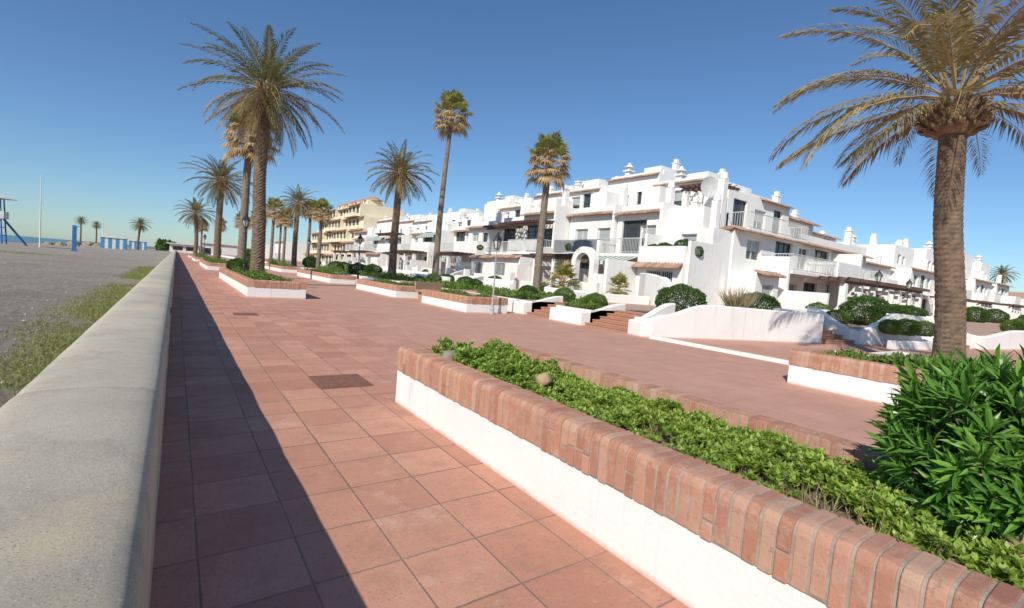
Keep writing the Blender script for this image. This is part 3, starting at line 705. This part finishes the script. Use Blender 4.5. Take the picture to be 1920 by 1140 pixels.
# ------------------------------------------------------------------ houses
class House:
    def __init__(s,label,loc,rot,name="white_house",wall=None):
        s.e=add(name,None,loc=loc,rot=rot,label=label,cat="house",group="white terraced houses")
        s.body=MB(); s.wall=wall or STUC
    def part(s,name,mb,mats,parent=None):
        return add(name,mb.mesh(name,mats),parent or s.e)
    def vol(s,u0,u1,v0,v1,z0,z1,ops=()):
        b=s.body; dp=.20
        us=sorted({u0,u1}|{o[0] for o in ops}|{o[0]+o[2] for o in ops}); zs=sorted({z0,z1}|{o[1] for o in ops}|{o[1]+o[3] for o in ops})
        for i in range(len(us)-1):
            for j in range(len(zs)-1):
                cu=(us[i]+us[i+1])/2; cz=(zs[j]+zs[j+1])/2
                if any(o[0]<cu<o[0]+o[2] and o[1]<cz<o[1]+o[3] for o in ops): continue
                b.face([(us[i],v0,zs[j]),(us[i+1],v0,zs[j]),(us[i+1],v0,zs[j+1]),(us[i],v0,zs[j+1])])
        for o in ops:
            a,c,w_,h=o[:4]; d=a+w_; t=c+h
            b.face([(a,v0,c),(a,v0,t),(a,v0+dp,t),(a,v0+dp,c)]); b.face([(d,v0,c),(d,v0+dp,c),(d,v0+dp,t),(d,v0,t)])
            b.face([(a,v0,t),(d,v0,t),(d,v0+dp,t),(a,v0+dp,t)]); b.face([(a,v0,c),(a,v0+dp,c),(d,v0+dp,c),(d,v0,c)])
            s.window(a,c,w_,h,v0+dp,o[4] if len(o)>4 else 'w')
        b.face([(u0,v0,z0),(u0,v0,z1),(u0,v1,z1),(u0,v1,z0)]); b.face([(u1,v0,z0),(u1,v1,z0),(u1,v1,z1),(u1,v0,z1)])
        b.face([(u0,v1,z0),(u0,v1,z1),(u1,v1,z1),(u1,v1,z0)]); b.face([(u0,v0,z1),(u1,v0,z1),(u1,v1,z1),(u0,v1,z1)])
    def window(s,a,c,w_,h,v,kind):
        g=MB(); t=.06
        fm={'w':FRAME,'d':DFRAME,'g':FRAME,'s':FRAME,'k':FRAME}[kind]
        g.box(a,a+t,v-.05,v+.01,c,c+h); g.box(a+w_-t,a+w_,v-.05,v+.01,c,c+h)
        g.box(a+t,a+w_-t,v-.05,v+.01,c+h-t,c+h); g.box(a+t,a+w_-t,v-.05,v+.01,c,c+t)
        n=max(1,round(w_/.8))
        for k in range(1,n): x=a+w_*k/n; g.box(x-.03,x+.03,v-.045,v+.008,c+t,c+h-t)
        if kind=='g':
            for k in range(1,int(w_/.13)): x=a+.13*k; g.box(x-.01,x+.01,v-.15,v-.13,c,c+h)
        o=s.part("door" if (h>1.9 and w_<1.3) else "window",g,[fm])
        q=MB(); q.box(a+t*.9,a+w_-t*.9,v-.012,v-.004,c+t*.9,c+h-t*.9)
        if kind=='s':
            q2=MB(); hh=h*.55
            for k in range(int(hh/.09)): zz=c+h-t-.09*(k+1); q2.box(a+t,a+w_-t,v-.04,v-.02,zz+.01,zz+.085)
            s.part("shutter",q2,[SHUT],o)
        s.part("glass",q,[GLASS],o)
    def eave(s,p0,p1,out,z,depth=.4,drop=.16,back=.15):
        p0=Vector((*p0,z)); p1=Vector((*p1,z)); a=(p1-p0); L=a.length; a.normalize(); o=Vector((*out,0))
        n=max(1,int(L/.2)); st=L/n
        t=MB()
        t.face([p0-o*back+Z*-.02,p1-o*back+Z*-.02,p1+o*depth-Z*(drop+.02),p0+o*depth-Z*(drop+.02)],0)
        for i in range(n):
            b=p0+a*(st*(i+.5)); hb=b-o*back+Z*.08; ft=b+o*depth-Z*(drop-.03)
            arc=[(-.1,-.02),(-.06,.05),(0,.08),(.06,.05),(.1,-.02)]
            i0=len(t.v)
            for q in (hb,ft):
                for (x,y) in arc: t.v.append(tuple(q+a*x+Z*y))
            for k in range(4): t.f.append((i0+k,i0+k+1,i0+k+6,i0+k+5)); t.m.append(0)
            t.f.append((i0+5,i0+6,i0+7,i0+8,i0+9)); t.m.append(0)
        s.part("tiled_eave",t,[TILE])
    def chimney(s,u,v,z0,z1,w_=.5,style=0):
        g=MB(); h=w_/2
        g.box(u-h,u+h,v-h,v+h,z0,z1-.35)
        if style==0:
            g.box(u-h-.06,u+h+.06,v-h-.06,v+h+.06,z1-.349,z1-.27)
            for sx in(-1,1):
                for sy in(-1,1): g.box(u+sx*(h-.06)-.05,u+sx*(h-.06)+.05,v+sy*(h-.06)-.05,v+sy*(h-.06)+.05,z1-.269,z1-.1)
            g.box(u-h-.05,u+h+.05,v-h-.05,v+h+.05,z1-.099,z1)
        elif style==1:
            g.lathe([(h*1.2,z1-.35),(h*1.0,z1)],u,v,10); 
        elif style==3:
            g.box(u-h-.04,u+h+.04,v-h-.04,v+h+.04,z1-.349,z1-.27); g.box(u-h*.7,u+h*.7,v-h*.7,v+h*.7,z1-.269,z1)
        else:
            g.box(u-h-.12,u+h+.12,v-h-.12,v+h+.12,z1-.349,z1-.25)
            for k in range(4): g.box(u-h+w_*k/4+.02,u-h+w_*(k+1)/4-.03,v-h,v+h,z1-.249,z1-.02)
            g.lathe([((h+.12)*1.3,z1-.02),(h*.8,z1+.15),(.06,z1+.35)],u,v,8)
        s.part("chimney",g,[s.wall])
    def balcony(s,u0,u1,v0,v1,z,style='bars',H=.95):
        g=MB(); g.box(u0,u1,v0,v1,z-.18,z); 
        if style=='solid': g.box(u0,u1,v0,v0+.12,z+.001,z+.95); g.box(u0,u0+.12,v0+.121,v1,z+.001,z+.95); g.box(u1-.12,u1,v0+.121,v1,z+.001,z+.95)
        o=s.part("balcony",g,[s.wall])
        if style in('bars','lattice','panel'):
            q=MB(); n=int((u1-u0)/.12)
            q.box(u0+.02,u1-.02,v0+.03,v0+.07,z+H-.04,z+H); q.box(u0+.02,u1-.02,v0+.03,v0+.07,z+.08,z+.11)
            for k in range(n+1): x=u0+.04+(u1-u0-.08)*k/n; q.box(x-.01,x+.01,v0+.04,v0+.06,z,z+H-.041)
            for uu in (u0+.04,u1-.04):
                q.box(uu-.02,uu+.02,v0+.08,v1,z+H-.04,z+H)
                for k in range(1,int((v1-v0)/.15)): q.box(uu-.01,uu+.01,v0+.15*k,v0+.15*k+.02,z,z+H-.041)
            if style=='panel': q.box(u0+.06,u1-.06,v0+.062,v0+.070,z+.12,z+H-.06)
            if style=='lattice':
                for k in range(n): 
                    x=u0+.04+(u1-u0-.08)*k/n; q.box(x,x+.09,v0+.062,v0+.068,z+.12,z+H-.06)
            s.part("railing",q,[STEEL if style=='panel' else RAILW],o)
    def pergola(s,u0,u1,v0,v1,z,cols=3,z0=0):
        q=MB(); q.box(u0-.2,u1+.2,v0+.08,v0+.24,z-.158,z)
        n=int((u1-u0)/.38)
        for k in range(n+1): x=u0+(u1-u0)*k/n; q.box(x-.05,x+.05,v0-.35,v1,z+.002,z+.15)
        for k in range(4): y=v0-.1+(v1-v0)*k/4; q.box(u0-.25,u1+.25,y-.03,y+.03,z+.152,z+.20)
        o=s.part("pergola",q,[WOOD])
        for k in range(cols):
            g=MB(); x=u0+.15+(u1-u0-.3)*k/(max(1,cols-1)); g.box(x-.16,x+.16,v0+.02,v0+.34,z0,z-.16)
            s.part("column",g,[s.wall],o)
    def awning(s,u0,u1,v,z,depth=1.3,drop=.5):
        g=MB(); n=max(4,int((u1-u0)/.22))
        for k in range(n):
            a=u0+(u1-u0)*k/n; b=u0+(u1-u0)*(k+1)/n
            g.face([(a,v-.02,z),(b,v-.02,z),(b,v-depth,z-drop),(a,v-depth,z-drop)],k%2)
            g.face([(a,v-depth,z-drop),(b,v-depth,z-drop),(b,v-depth,z-drop-.22),(a,v-depth,z-drop-.22)],k%2)
        add("awning",g.mesh("awning",[GREENC,WHITEC],fix=False),s.e)
    def arch(s,u,w_,h,v0,v1,t=.35):
        outer=[(-w_/2-t,0),(-w_/2-t,h)]+[((w_/2+t)*-math.cos(math.pi*k/12),h+(w_/2+t)*math.sin(math.pi*k/12)) for k in range(1,12)]+[(w_/2+t,h),(w_/2+t,0)]
        inner=[(-w_/2,0),(-w_/2,h)]+[((w_/2)*-math.cos(math.pi*k/12),h+(w_/2)*math.sin(math.pi*k/12)) for k in range(1,12)]+[(w_/2,h),(w_/2,0)]
        g=MB(); n=len(outer)
        for k in range(n-1):
            o0,o1,i0,i1=outer[k],outer[k+1],inner[k],inner[k+1]
            P=lambda p,v:(u+p[0],v,p[1])
            g.face([P(o0,v0),P(o1,v0),P(i1,v0),P(i0,v0)]); g.face([P(o0,v1),P(i0,v1),P(i1,v1),P(o1,v1)])
            g.face([P(o0,v0),P(o0,v1),P(o1,v1),P(o1,v0)]); g.face([P(i0,v0),P(i1,v0),P(i1,v1),P(i0,v1)])
        s.part("arch",g,[s.wall])
    def done(s):
        if s.body.v: s.part("wall",s.body,[s.wall]) 

def townhouse(Yc,w_,var,k,st,X=24,z=.5,label="white terraced house with balconies and terracotta eaves",fh=5.6,rh=8.8):
    h=House(label,(X,Yc,z),rad(-90)); r=random.Random(var); a=w_/2; dx=r.uniform(0,.5)
    ops=[(-a+r.uniform(.7,1.4),fh+.7,1.1,1.2,'s')]
    if w_>4.5: ops.append((a-1.9,fh+.45,.9,1.6,'d'))
    h.vol(-a,a,3.4+dx,12,0,rh,ops)
    if var%3!=0: h.eave((-a+.02,3.4+dx),(a-.02,3.4+dx),(0,-1),rh-.03,.25,.08)
    h.body.box(-a+.1,a-.1,3.65+dx,3.85+dx,rh,rh+.3); h.body.box(a-.25,a-.02,3.9+dx,9,rh,rh+.3)
    if var%2==0: h.vol(-a+.3,a-1.6,5.2,9,rh+.01,rh+1.2)
    else: h.vol(a-2.2,a-.6,4.6,7,rh+.01,rh+.8)
    h.vol(-a+.2,-a+1.7,2.0,3.38+dx,fh+.01,fh+1.5+r.uniform(0,.6))
    big=(-a+.55,2.82,2.0,2.25,'d')
    ops=[big if k!=0 else (-a+.8,3.3,1.3,1.4,'s'),(a-1.9,3.3,1.2,1.4,'s' if var%2 else 'd'),(-a+.7,.05,2.0,2.2,'d'),(a-1.6,.05,1.0,2.15,'d')]
    h.vol(-a+.12,a-.12,0,3.39+dx,0,fh,ops)
    h.eave((-a+.05,0),(a-.05,0),(0,-1),fh-.04,.42,.16)
    h.body.box(-a+.14,a-.14,.28,.42,fh,fh+.5)
    h.body.box(a-.14,a+.10,-1.7,-.02,0,3.3+r.uniform(-.2,.4)); h.body.box(a-.13,a+.09,-.5,3.3,0,fh+.35)
    h.body.box(a-.12,a+.08,-3.6,-1.71,0,1.7)
    h.balcony(-a+.15,a-.2,-1.5,-.01,2.8,st)
    if k==0: h.pergola(-a+.2,a-.3,-3.3,-1.6,2.4,3)
    elif k==1: h.awning(-a+.3,a-.6,-1.51,2.6,1.1,.35)
    elif k==2: h.pergola(-a+.2,a-.3,-3.2,-1.6,2.5,3); h.awning(-a+.4,a-.4,-.01,5.0,1.0,.45)
    else: h.pergola(-a+.1,a-.2,-1.5,-.1,5.0,0,3.6); h.vol(-a+.3,a-.5,-3.0,-1.51,0,2.3,[(-a+.8,.8,1.5,1.0,'g')]); h.eave((-a+.3,-3.0),(a-.5,-3.0),(0,-1),2.3,.35,.15)
    h.chimney(a-.5,.8,fh-.2,fh+1.7+r.uniform(-.3,.5),.38,1 if var%2 else 3)
    h.chimney(-a+1.2,4.7,rh-.1,rh+1.1,.42,[3,2,0,3][var%4]); h.chimney(a-.8,6.5,rh-.1,rh+1.3+r.uniform(-.3,.4),.38,3)
    h.body.box(-a+1.5,a-.1,-5.2,-5.0,0,.7+r.uniform(-.1,.3)); h.body.box(-a+.1,-a+.4,-5.3,-4.9,0,1.1)
    h.done(); return h
tw=[(20.7,4.0,1,6.0,8.3,1,'bars'),(25.3,5.0,5,6.2,9.3,0,'panel'),(30.2,4.7,2,6.4,8.6,3,'lattice'),(35.0,4.9,7,6.0,8.9,3,'bars'),(39.8,4.7,4,5.7,7.9,0,'solid'),(44.5,4.8,9,5.6,8.9,1,'bars'),(50,5.4,6,5.2,7.0,2,'solid'),(56,6,3,5.6,8.3,0,'bars'),(62.5,6.4,8,5.0,7.6,3,'solid'),(69.5,6.6,10,5.2,8.0,2,'bars'),(77,7,11,5.2,8.4,0,'bars')]
for i,(yc,w_,var,fh,rh,k,st) in enumerate(tw):
    townhouse(yc,w_,var,k,st,X=24+[0,.3,-.6,.4,-.3,.6,-.4,.9,.2,.5,0][i],fh=fh-.4,rh=rh-.3)
# ---- corner house (sea facing steps)
h=House("white corner house with stepped walls, plants and tiled porch",(23.4,16.6,.5),rad(-90))
h.vol(-1.9,1.5,0,1.79,0,4.3,[(-.5,3.0,1.0,1.0,'s')]); h.vol(-2.0,.4,.6,3.0,4.31,5.6)
h.vol(-1.6,1.4,-2.2,-.01,0,2.7,[(-.9,.7,1.7,1.1,'g')])
h.eave((-1.6,-2.2),(1.4,-2.2),(0,-1),2.1,.5,.2,0)
h.body.box(-1.6,1.4,-2.18,-2.0,2.7,3.1); h.body.box(-1.85,-1.62,-4.5,2.5,0,2.2); h.body.box(-1.84,-1.64,-1.5,2.5,2.21,3.9)
h.body.box(1.42,1.6,-2.0,.8,0,3.4)
h.chimney(1.1,.6,4.2,6.2,.36,1); h.chimney(-1.3,2.2,5.5,6.5,.4,3)
h.pergola(-2.6,-.2,2.6,4.8,7.2,2,5.5)
h.done()
g=MB(); 
for j in range(6):
    for k in range(18):
        rr=.62*j/5; a=2*math.pi*k/18; g.v.append((rr*math.cos(a),-.35*(rr*rr),rr*math.sin(a)))
for j in range(5):
    for k in range(18):
        a=j*18+k; b=j*18+(k+1)%18; g.f.append((a,b,b+18,a+18)); g.m.append(0)
g.tube([(0,.02,0),(0,.4,-.5),(0,.4,-1.5)],[.04,.04,.04],6); g.tube([(0,-.1,-.6),(0,-.6,0)],[.015,.015],4)
add("satellite_dish",g.mesh("satellite_dish",[RAILW],smooth=False),loc=(25.2,16.9,7.4),rot=rad(-20),label="round white satellite dish on the roof of a house",cat="satellite dish")
for (x,y,z,s_) in [(22.2,18.0,3.2,.4),(22.2,17.2,3.2,.45),(21.9,15.7,3.1,.6),(22.1,15.2,3.1,.4),(21.9,36.6,3.4,.3),(23,26,3.5,.35)]:
    shrub(x,y,z,s_,s_*.8,0,"trailing dark plant growing on a white balcony","balcony_plant")
# ---- right block, facing the courtyard
h=House("large white house block with terracotta eaves, balconies and pergola",(25.2,15,.3),0)
D=3.5
h.vol(0,18.5,0,D,0,4.75,[(1.4,3.1,1.6,1.2,'s'),(4.6,2.7,2.1,1.8,'d'),(7.6,3.0,1.4,1.4,'w'),(9.8,2.7,2.2,1.8,'d'),(13.2,2.9,1.8,1.5,'s'),(15.9,2.8,1.7,1.7,'d'),(.9,.6,1.5,1.5,'g'),(3.6,.1,1.9,2.1,'d'),(6.6,.6,1.3,1.4,'g'),(8.8,.1,1.9,2.1,'d'),(12.0,.1,1.8,2.1,'d'),(14.8,.5,1.3,1.4,'w'),(16.6,.1,1.3,2.1,'d')])
h.eave((-.1,0),(18.5,0),(0,-1),4.72,.5,.18); h.eave((0,D),(0,.0),(-1,0),4.71,.4,.16)
h.vol(1.0,8.3,1.2,D-.1,4.75,7.1,[(1.6,5.0,1.5,1.7,'d'),(4.0,5.2,1.4,1.2,'s'),(6.3,5.0,1.1,1.7,'d')])
h.eave((4.6,1.2),(8.3,1.2),(0,-1),7.08,.3,.12)
h.vol(8.31,12.4,1.4,D-.15,4.75,6.6,[(9.4,5.1,1.5,1.1,'w')]); h.eave((8.3,1.4),(12.4,1.4),(0,-1),6.56,.6,.3)
h.vol(12.41,17.6,1.9,D+4,4.76,6.1,[(13.2,4.95,1.3,.9,'w'),(15.4,4.9,1.2,1.0,'d')]); h.eave((12.4,1.9),(17.6,1.9),(0,-1),6.06,.4,.15)
h.vol(12.0,18.4,D+.01,9,0,4.75)
h.balcony(.9,8.0,-.3,1.15,4.80,'bars'); h.body.box(8.4,18.2,.3,.44,4.75,5.35)
h.balcony(3.2,8.9,-1.8,-.01,2.65,'bars'); h.balcony(9.1,12.4,-1.8,-.01,2.65,'solid'); h.balcony(12.8,18,-1.6,-.01,2.65,'bars')
h.pergola(5.2,18.2,-3.8,-1.9,2.3,7); h.body.box(2.95,3.16,-1.7,-.02,0,3.4); h.body.box(12.46,12.7,-1.8,-.02,0,4.4)
h.body.box(3.0,3.2,-3.8,-1.71,0,1.5)
h.vol(-.2,2.2,-1.6,-.01,0,2.3,[(.5,.7,1.2,1.0,'g')]); h.eave((-.2,-1.6),(2.2,-1.6),(0,-1),2.3,.4,.15)
h.chimney(-.15,.9,3.5,7.8,.40,1); h.chimney(4.2,2.9,7.0,7.8,.5,2); h.chimney(7.6,1.8,7.0,8.1,.38,3); h.chimney(13.6,4.2,6.0,7.4,.6,1); h.chimney(18.0,1.2,4.7,7.0,.42,3); h.chimney(11.6,2.4,6.5,7.5,.36,3)
h.done()
for i,(x,w_,y,zh) in enumerate([(44.2,6.6,20,6.6),(51,8,18,6.8),(59.3,8,16.4,7.4),(67.6,8,16,7.8),(75.9,8,15,8.2),(84.2,7,14.6,7.6)]):
    h=House("distant white terraced house with tiled eaves and chimneys",(x,y,.3),0)
    h.vol(0,w_,0,8,0,5.0,[(.8,3.2,1.3,1.2,'w'),(3.0,2.9,1.5,1.6,'d'),(5.0,3.2,1.2,1.2,'s'),(1,.1,1.8,2,'d'),(4.2,.1,1.6,2,'d')])
    h.eave((0,0),(w_,0),(0,-1),4.96,.4,.15); h.vol(.8,w_-1.5,1.8,8,5.0,zh,[(1.8,5.5,1.0,1.0,'w'),(3.2,5.5,.9,.9,'s')])
    h.balcony(2.6,5.6,-1.4,-.01,2.6,'solid' if i%2 else 'bars'); h.pergola(.5,5.6,-3.2,-1.5,2.2,4); h.body.box(w_-.2,w_+.05,-2,-.02,0,3.4)
    h.chimney(1.5,4,zh-.1,zh+1.2,.5,3); h.chimney(w_-2.2,3,zh-.1,zh+1.0,.6,2 if i%2 else 3); h.chimney(w_-.6,1,4.9,6.4,.45,1)
    h.done()
for (x,y) in [(102,10),(114,13),(128,18),(112,30),(141,12)]:
    h=House("distant white cottage with terracotta pitched roof",(x,y,.3),0)
    h.vol(0,9,0,7,0,3.2,[(1,.9,1.3,1.2,'w'),(4,.1,1.1,2.1,'d'),(6.5,.9,1.3,1.2,'w')])
    t=MB(); t.prism([(-.5,3.21),(9.5,3.21),(7,4.7),(2,4.7)],'y',-.5,7.5); h.part("roof",t,[TILE]); h.chimney(6.5,3,4.2,5.4,.5,3); h.done()

# ---- yellow apartment building
h=House("cream yellow multi storey apartment building with arcaded terraces and tiled roof",(32,131,0),rad(-90),"apartment_building",YEL)
W=25
for f in range(5):
    z0=f*3.1; v=f*.8; u0=-W+max(0,f-2)*3.5; u1=W-f*2.2; nb=int((u1-u0-1)/3)
    for kb in range(0,nb,4):
        ke=min(nb,kb+4); ua=u0+kb*3.0+(.0 if kb==0 else .5); ub=u0+ke*3.0+.5 if ke<nb else u1; vv=v+((kb//4+f)%2)*1.1
        ops=[(u0+1+k*3.0,z0+.9,2.0,1.7,'d') for k in range(kb,ke)]
        h.vol(ua,ub-.002,vv,14,z0+.001,z0+3.1,ops); h.eave((ua,vv),(ub,vv),(0,-1),z0+3.08,.7,.35)
        h.body.box(ua+.1,ub-.2,vv-1.2,vv-1.05,z0+.05,z0+.9); h.body.box(ua+.1,ub-.2,vv-1.04,vv-.01,z0+.02,z0+.12)
for k in range(4):
    h.vol(-W+12+k*7.5,-W+15.5+k*7.5,5.8,10,15.51,17.0)
    t=MB(); t.lathe([(3.2,17.0),(3.1,17.15),(.1,18.3)],-W+13.75+k*7.5,7.9,4); h.part("roof",t,[TILE])
h.done()
for (x,y,w_,hh) in [(28,88,12,7),(27,170,16,6),(24,190,20,5)]:
    h=House("distant low white seafront building",(x,y,.2),rad(-90))
    h.vol(-w_/2,w_/2,0,8,0,hh,[(-w_/2+.6+2.6*k,.3,1.6,2,'d') for k in range(int(w_/2.7))]); h.eave((-w_/2,0),(w_/2,0),(0,-1),hh,.5,.2); h.done()
h=House("distant low beach restaurant with pale flat roof",(-2,215,.0),0,"beach_restaurant",STUC2)
h.vol(0,9,0,8,0,3,[(1,.8,3,1.5,'d'),(5,.8,3,1.5,'d')]); h.body.box(-1,10,-1,8.5,3.01,3.3); h.vol(9.5,22,4,10,0,4.2,[(11,.5,2,2,'d'),(14.5,.5,2,2,'d')]); h.eave((9.5,4),(22,4),(0,-1),4.2,.5,.2); h.done()

# ------------------------------------------------------------------ garden walls & steps
def gwall(pts,t,label,z0=0):
    g=MB(); P=[]
    for i in range(len(pts)-1):
        a,b=pts[i],pts[i+1]; n=max(1,int((Vector(b[:2])-Vector(a[:2])).length/.25))
        for k in range(n):
            u=k/n; s_=u*u*(3-2*u); P.append((a[0]+(b[0]-a[0])*u,a[1]+(b[1]-a[1])*u,a[2]+(b[2]-a[2])*s_))
    P.append(pts[-1]); n=len(P)
    for i,p in enumerate(P):
        d=(Vector(P[min(i+1,n-1)][:2])-Vector(P[max(i-1,0)][:2])).normalized(); nx,ny=-d.y*t/2,d.x*t/2
        g.v+=[(p[0]+nx,p[1]+ny,z0-.02),(p[0]+nx,p[1]+ny,p[2]-.03),(p[0]+nx*.7,p[1]+ny*.7,p[2]),(p[0]-nx*.7,p[1]-ny*.7,p[2]),(p[0]-nx,p[1]-ny,p[2]-.03),(p[0]-nx,p[1]-ny,z0-.02)]
    for i in range(n-1):
        for k in range(5): a=i*6+k; g.f.append((a,a+1,a+7,a+6)); g.m.append(0)
    g.f.append(tuple(range(6))); g.m.append(0); g.f.append(tuple((n-1)*6+k for k in range(6))); g.m.append(0)
    add("garden_wall",g.mesh("garden_wall",[STUCP]),label=label,cat="wall",group="white garden walls")
WL="low white rendered garden wall beside brick steps"
gwall([(12.5,9.2,.95),(10.75,9.2,.42),(10.62,8.75,.42),(11.2,8.6,.62),(12.8,8.2,1.0),(17.3,7.0,.95)],.22,"white retaining wall with curved top around raised garden")
gwall([(12.4,12.65,.75),(10.62,12.6,.42),(10.62,11.16,.42),(12.5,11.16,.75)],.2,WL)
gwall([(12.4,14.26,.75),(10.62,14.26,.45),(10.62,19,.45)],.2,WL)
gwall([(10.62,20.2,.45),(10.62,27,.45)],.2,WL); gwall([(10.62,28.5,.45),(10.62,37,.45)],.2,WL); gwall([(10.62,39,.45),(10.62,52,.45)],.2,WL); gwall([(10.62,54,.5),(10.62,90,.5)],.2,WL)
gwall([(19.2,8.2,1.15),(19.1,6.5,.45),(19.7,6.3,.75),(20.8,6.1,1.15),(22.6,5.75,1.1)],.22,"white curved garden wall next to brick steps")
gwall([(19.1,5.6,.28),(22.3,4.95,.28),(22.5,5.6,.3)],.18,"very low white wall edging a hedge bed")
gwall([(22.8,6.9,1.1),(22.75,5.2,.5)],.22,WL); gwall([(25.7,6.4,1.1),(25.5,4.7,.5),(29,4.2,.8),(38,3.4,.8)],.22,WL)
gwall([(38,3.2,.9),(60,2.0,.9)],.22,WL)
gwall([(17.5,8.6,1.0),(17.35,7.0,.95)],.2,WL)
gwall([(18.4,12.6,.7),(18.6,13.4,1.0),(19.0,14.6,1.9),(19.6,16.0,2.05),(20.6,17.2,2.1)],.35,"tall white swooping stair wall beside the corner house",.4)
gwall([(15,16.3,.9),(19,15.4,.9)],.2,WL,.4); gwall([(19.5,12,.95),(24.5,10.6,.95),(32,9.6,1.0)],.2,WL,.4); gwall([(17.5,20,.95),(18.7,20,1.3),(20,24,1.3)],.2,WL,.4)
gwall([(15.6,15.2,.95),(15.6,19.2,.95),(17,20.5,1.05)],.2,WL,.4); gwall([(14.7,21,.95),(14.7,26,.95),(16.5,27,1.2)],.2,WL,.4); gwall([(15.1,29,.95),(15.1,44,1.0)],.2,WL,.4)
gwall([(17,24,1.1),(17,33,1.1),(19,34,1.5)],.2,WL,.4); gwall([(17.2,36,1.1),(17.2,50,1.1)],.2,WL,.4)
def steps(x,y,dx,dy,width,n,rise,label):
    d=Vector((dx,dy)).normalized(); ang=math.atan2(d.y,d.x); g=MB()
    for k in range(n): g.box(.32*k,.32*n+.05,-width/2,width/2,rise*k+.001*(k>0),rise*(k+1)-.03); g.box(.32*k-.02,.32*(k+1)+.02,-width/2-.002,width/2+.002,rise*(k+1)-.029,rise*(k+1))
    add("garden_steps",g.mesh("garden_steps",[STEP]),loc=(x,y,0),rot=ang,label=label,cat="steps",group="brick garden steps")
steps(10.66,10.16,1,.0,1.72,5,.105,"red brick steps rising between white garden walls")
steps(10.66,13.45,1,0,1.3,5,.105,"red brick steps rising between white garden walls")
steps(18.25,6.65,.1,1,1.55,6,.13,"narrow red brick steps beside the retaining wall")
steps(24.1,5.1,.15,1,2.5,5,.11,"wide red brick steps leading up from the courtyard")
g=MB(); 
for a,b,c,d in [(-1,-.85,-1,1),(.85,1,-1,1),(-.85,.85,-1,-.85),(-.85,.85,.85,1)]: g.box(a,b,c,d,-.01,.32)
g.box(-.85,.85,-.85,.85,-.01,.24,1)
add("palm_surround",g.mesh("palm_surround",[STUCP,SOIL]),loc=(13.4,3.1,0),label="low white square surround at the foot of a palm",cat="planter")
shrub(13.3,9.5,.5,.76,.53); shrub(18.0,9.5,.5,.72,.5); shrub(24,8.0,.5,.9,.6); shrub(25.6,7.6,.5,.8,.5); shrub(26.9,7.4,.5,.8,.5)
for (x,y,rx,k) in [(19.9,5.85,.36,1),(20.7,5.65,.4,1),(21.5,5.4,.38,1),(22.5,8.5,.45,1),(12,12,.42,1),(11.6,11.8,.36,1),(13.2,15,.45,1),(12.8,17,.42,0),(13,22,.45,0),(13.6,24,.5,0),(14,29,.5,1),(15.5,30,.5,0),(12.4,36.5,.7,0),(11.8,38.2,.7,0),(13.5,41,.6,0),(12.2,46,.7,0),(14,50,.7,0),(12,55,.9,0),(13,60,.9,0),(6.2,60,.8,0),(17.5,27,.6,0),(19,35,.6,0),(18.8,40,.7,0),(18.5,23,.5,1),(28,11.5,.6,1),(34,11,.6,0),(33,4.8,.6,1),(40,5,.7,0),(45,6,.8,0),(3,27.8,.5,0),(2.7,29.3,.5,0),(56,12,1,0),(62,12,1.1,0),(70,12,1.1,0)]:
    shrub(x,y,.45,rx,rx*.7,k)
g=MB(); r=random.Random(3)
for i in range(900):
    d=(Z*1.1+rvec(r)*.65).normalized(); leaf(g,Vector((r.uniform(-.1,.1),r.uniform(-.1,.1),0)),d,rvec(r),r.uniform(.5,1.35),.012,0,.3)
add("ornamental_grass",g.mesh("ornamental_grass",[DRYG],fix=False),loc=(16.0,9.1,.5),label="clump of tall dry ornamental grass in the garden bed",cat="plant")
for (x,y,s_) in [(17.6,20.2,.95),(18.6,17.0,.6)]:
    e=add("small_fan_palm",None,loc=(x,y,.5),label="small bushy fan palm growing beside the white house",cat="palm tree"); g=MB(); g.lathe([(.14,0),(.1,.6)],0,0,8); add("trunk",g.mesh("small_trunk",[TRUNK]),e); add("crown",washing(int(y),26,.55,.5,.95,.4),e,loc=(0,0,.7),scale=s_*1.2)
h=House("white arched garden gateway in front of the houses",(20.4,21.6,.5),rad(-90),"garden_gateway"); h.arch(0,1.25,2.0,-.2,.2,.38)
for a_,b_2 in ((1.01,1.8),(-1.9,-1.01)):
    q=MB(); q.box(a_,b_2,-.15,.15,0,1.4); h.part("side_wall",q,[STUC])
h.done()
g=MB(); r=random.Random(31)
for i in range(26000):
    u=r.random()
    if u<.55: x=r.uniform(-6,60); y=r.uniform(225,300); b=3+3*noise.noise(Vector((x*.08,0,1)))
    else: x=r.uniform(100,340); y=r.uniform(30,80)+x*.1; b=5+3*noise.noise(Vector((x*.05,0,2)))+(x-90)*.03
    p=Vector((x,y,b*r.random()**.7)); leaf(g,p,rvec(r),rvec(r),1.4,.5)
add("distant_trees",g.mesh("distant_trees",[SHRUBL],fix=False),kind="stuff",label="distant mass of dark green trees beyond the houses",cat="trees")
g=MB()
for i in range(40):
    x=150+i*30; g.face([(x,120+x*.25,-1),(x+30,120+(x+30)*.25,-1),(x+30,160+(x+30)*.25,14+9*noise.noise(Vector(((x+30)*.006,0,0)))),(x,160+x*.25,14+9*noise.noise(Vector((x*.006,0,0))))])
add("distant_hill",g.mesh("hill",[simple("hill_green",(.09,.12,.06),(.18,.17,.10),.05,.95)],fix=False),kind="structure")
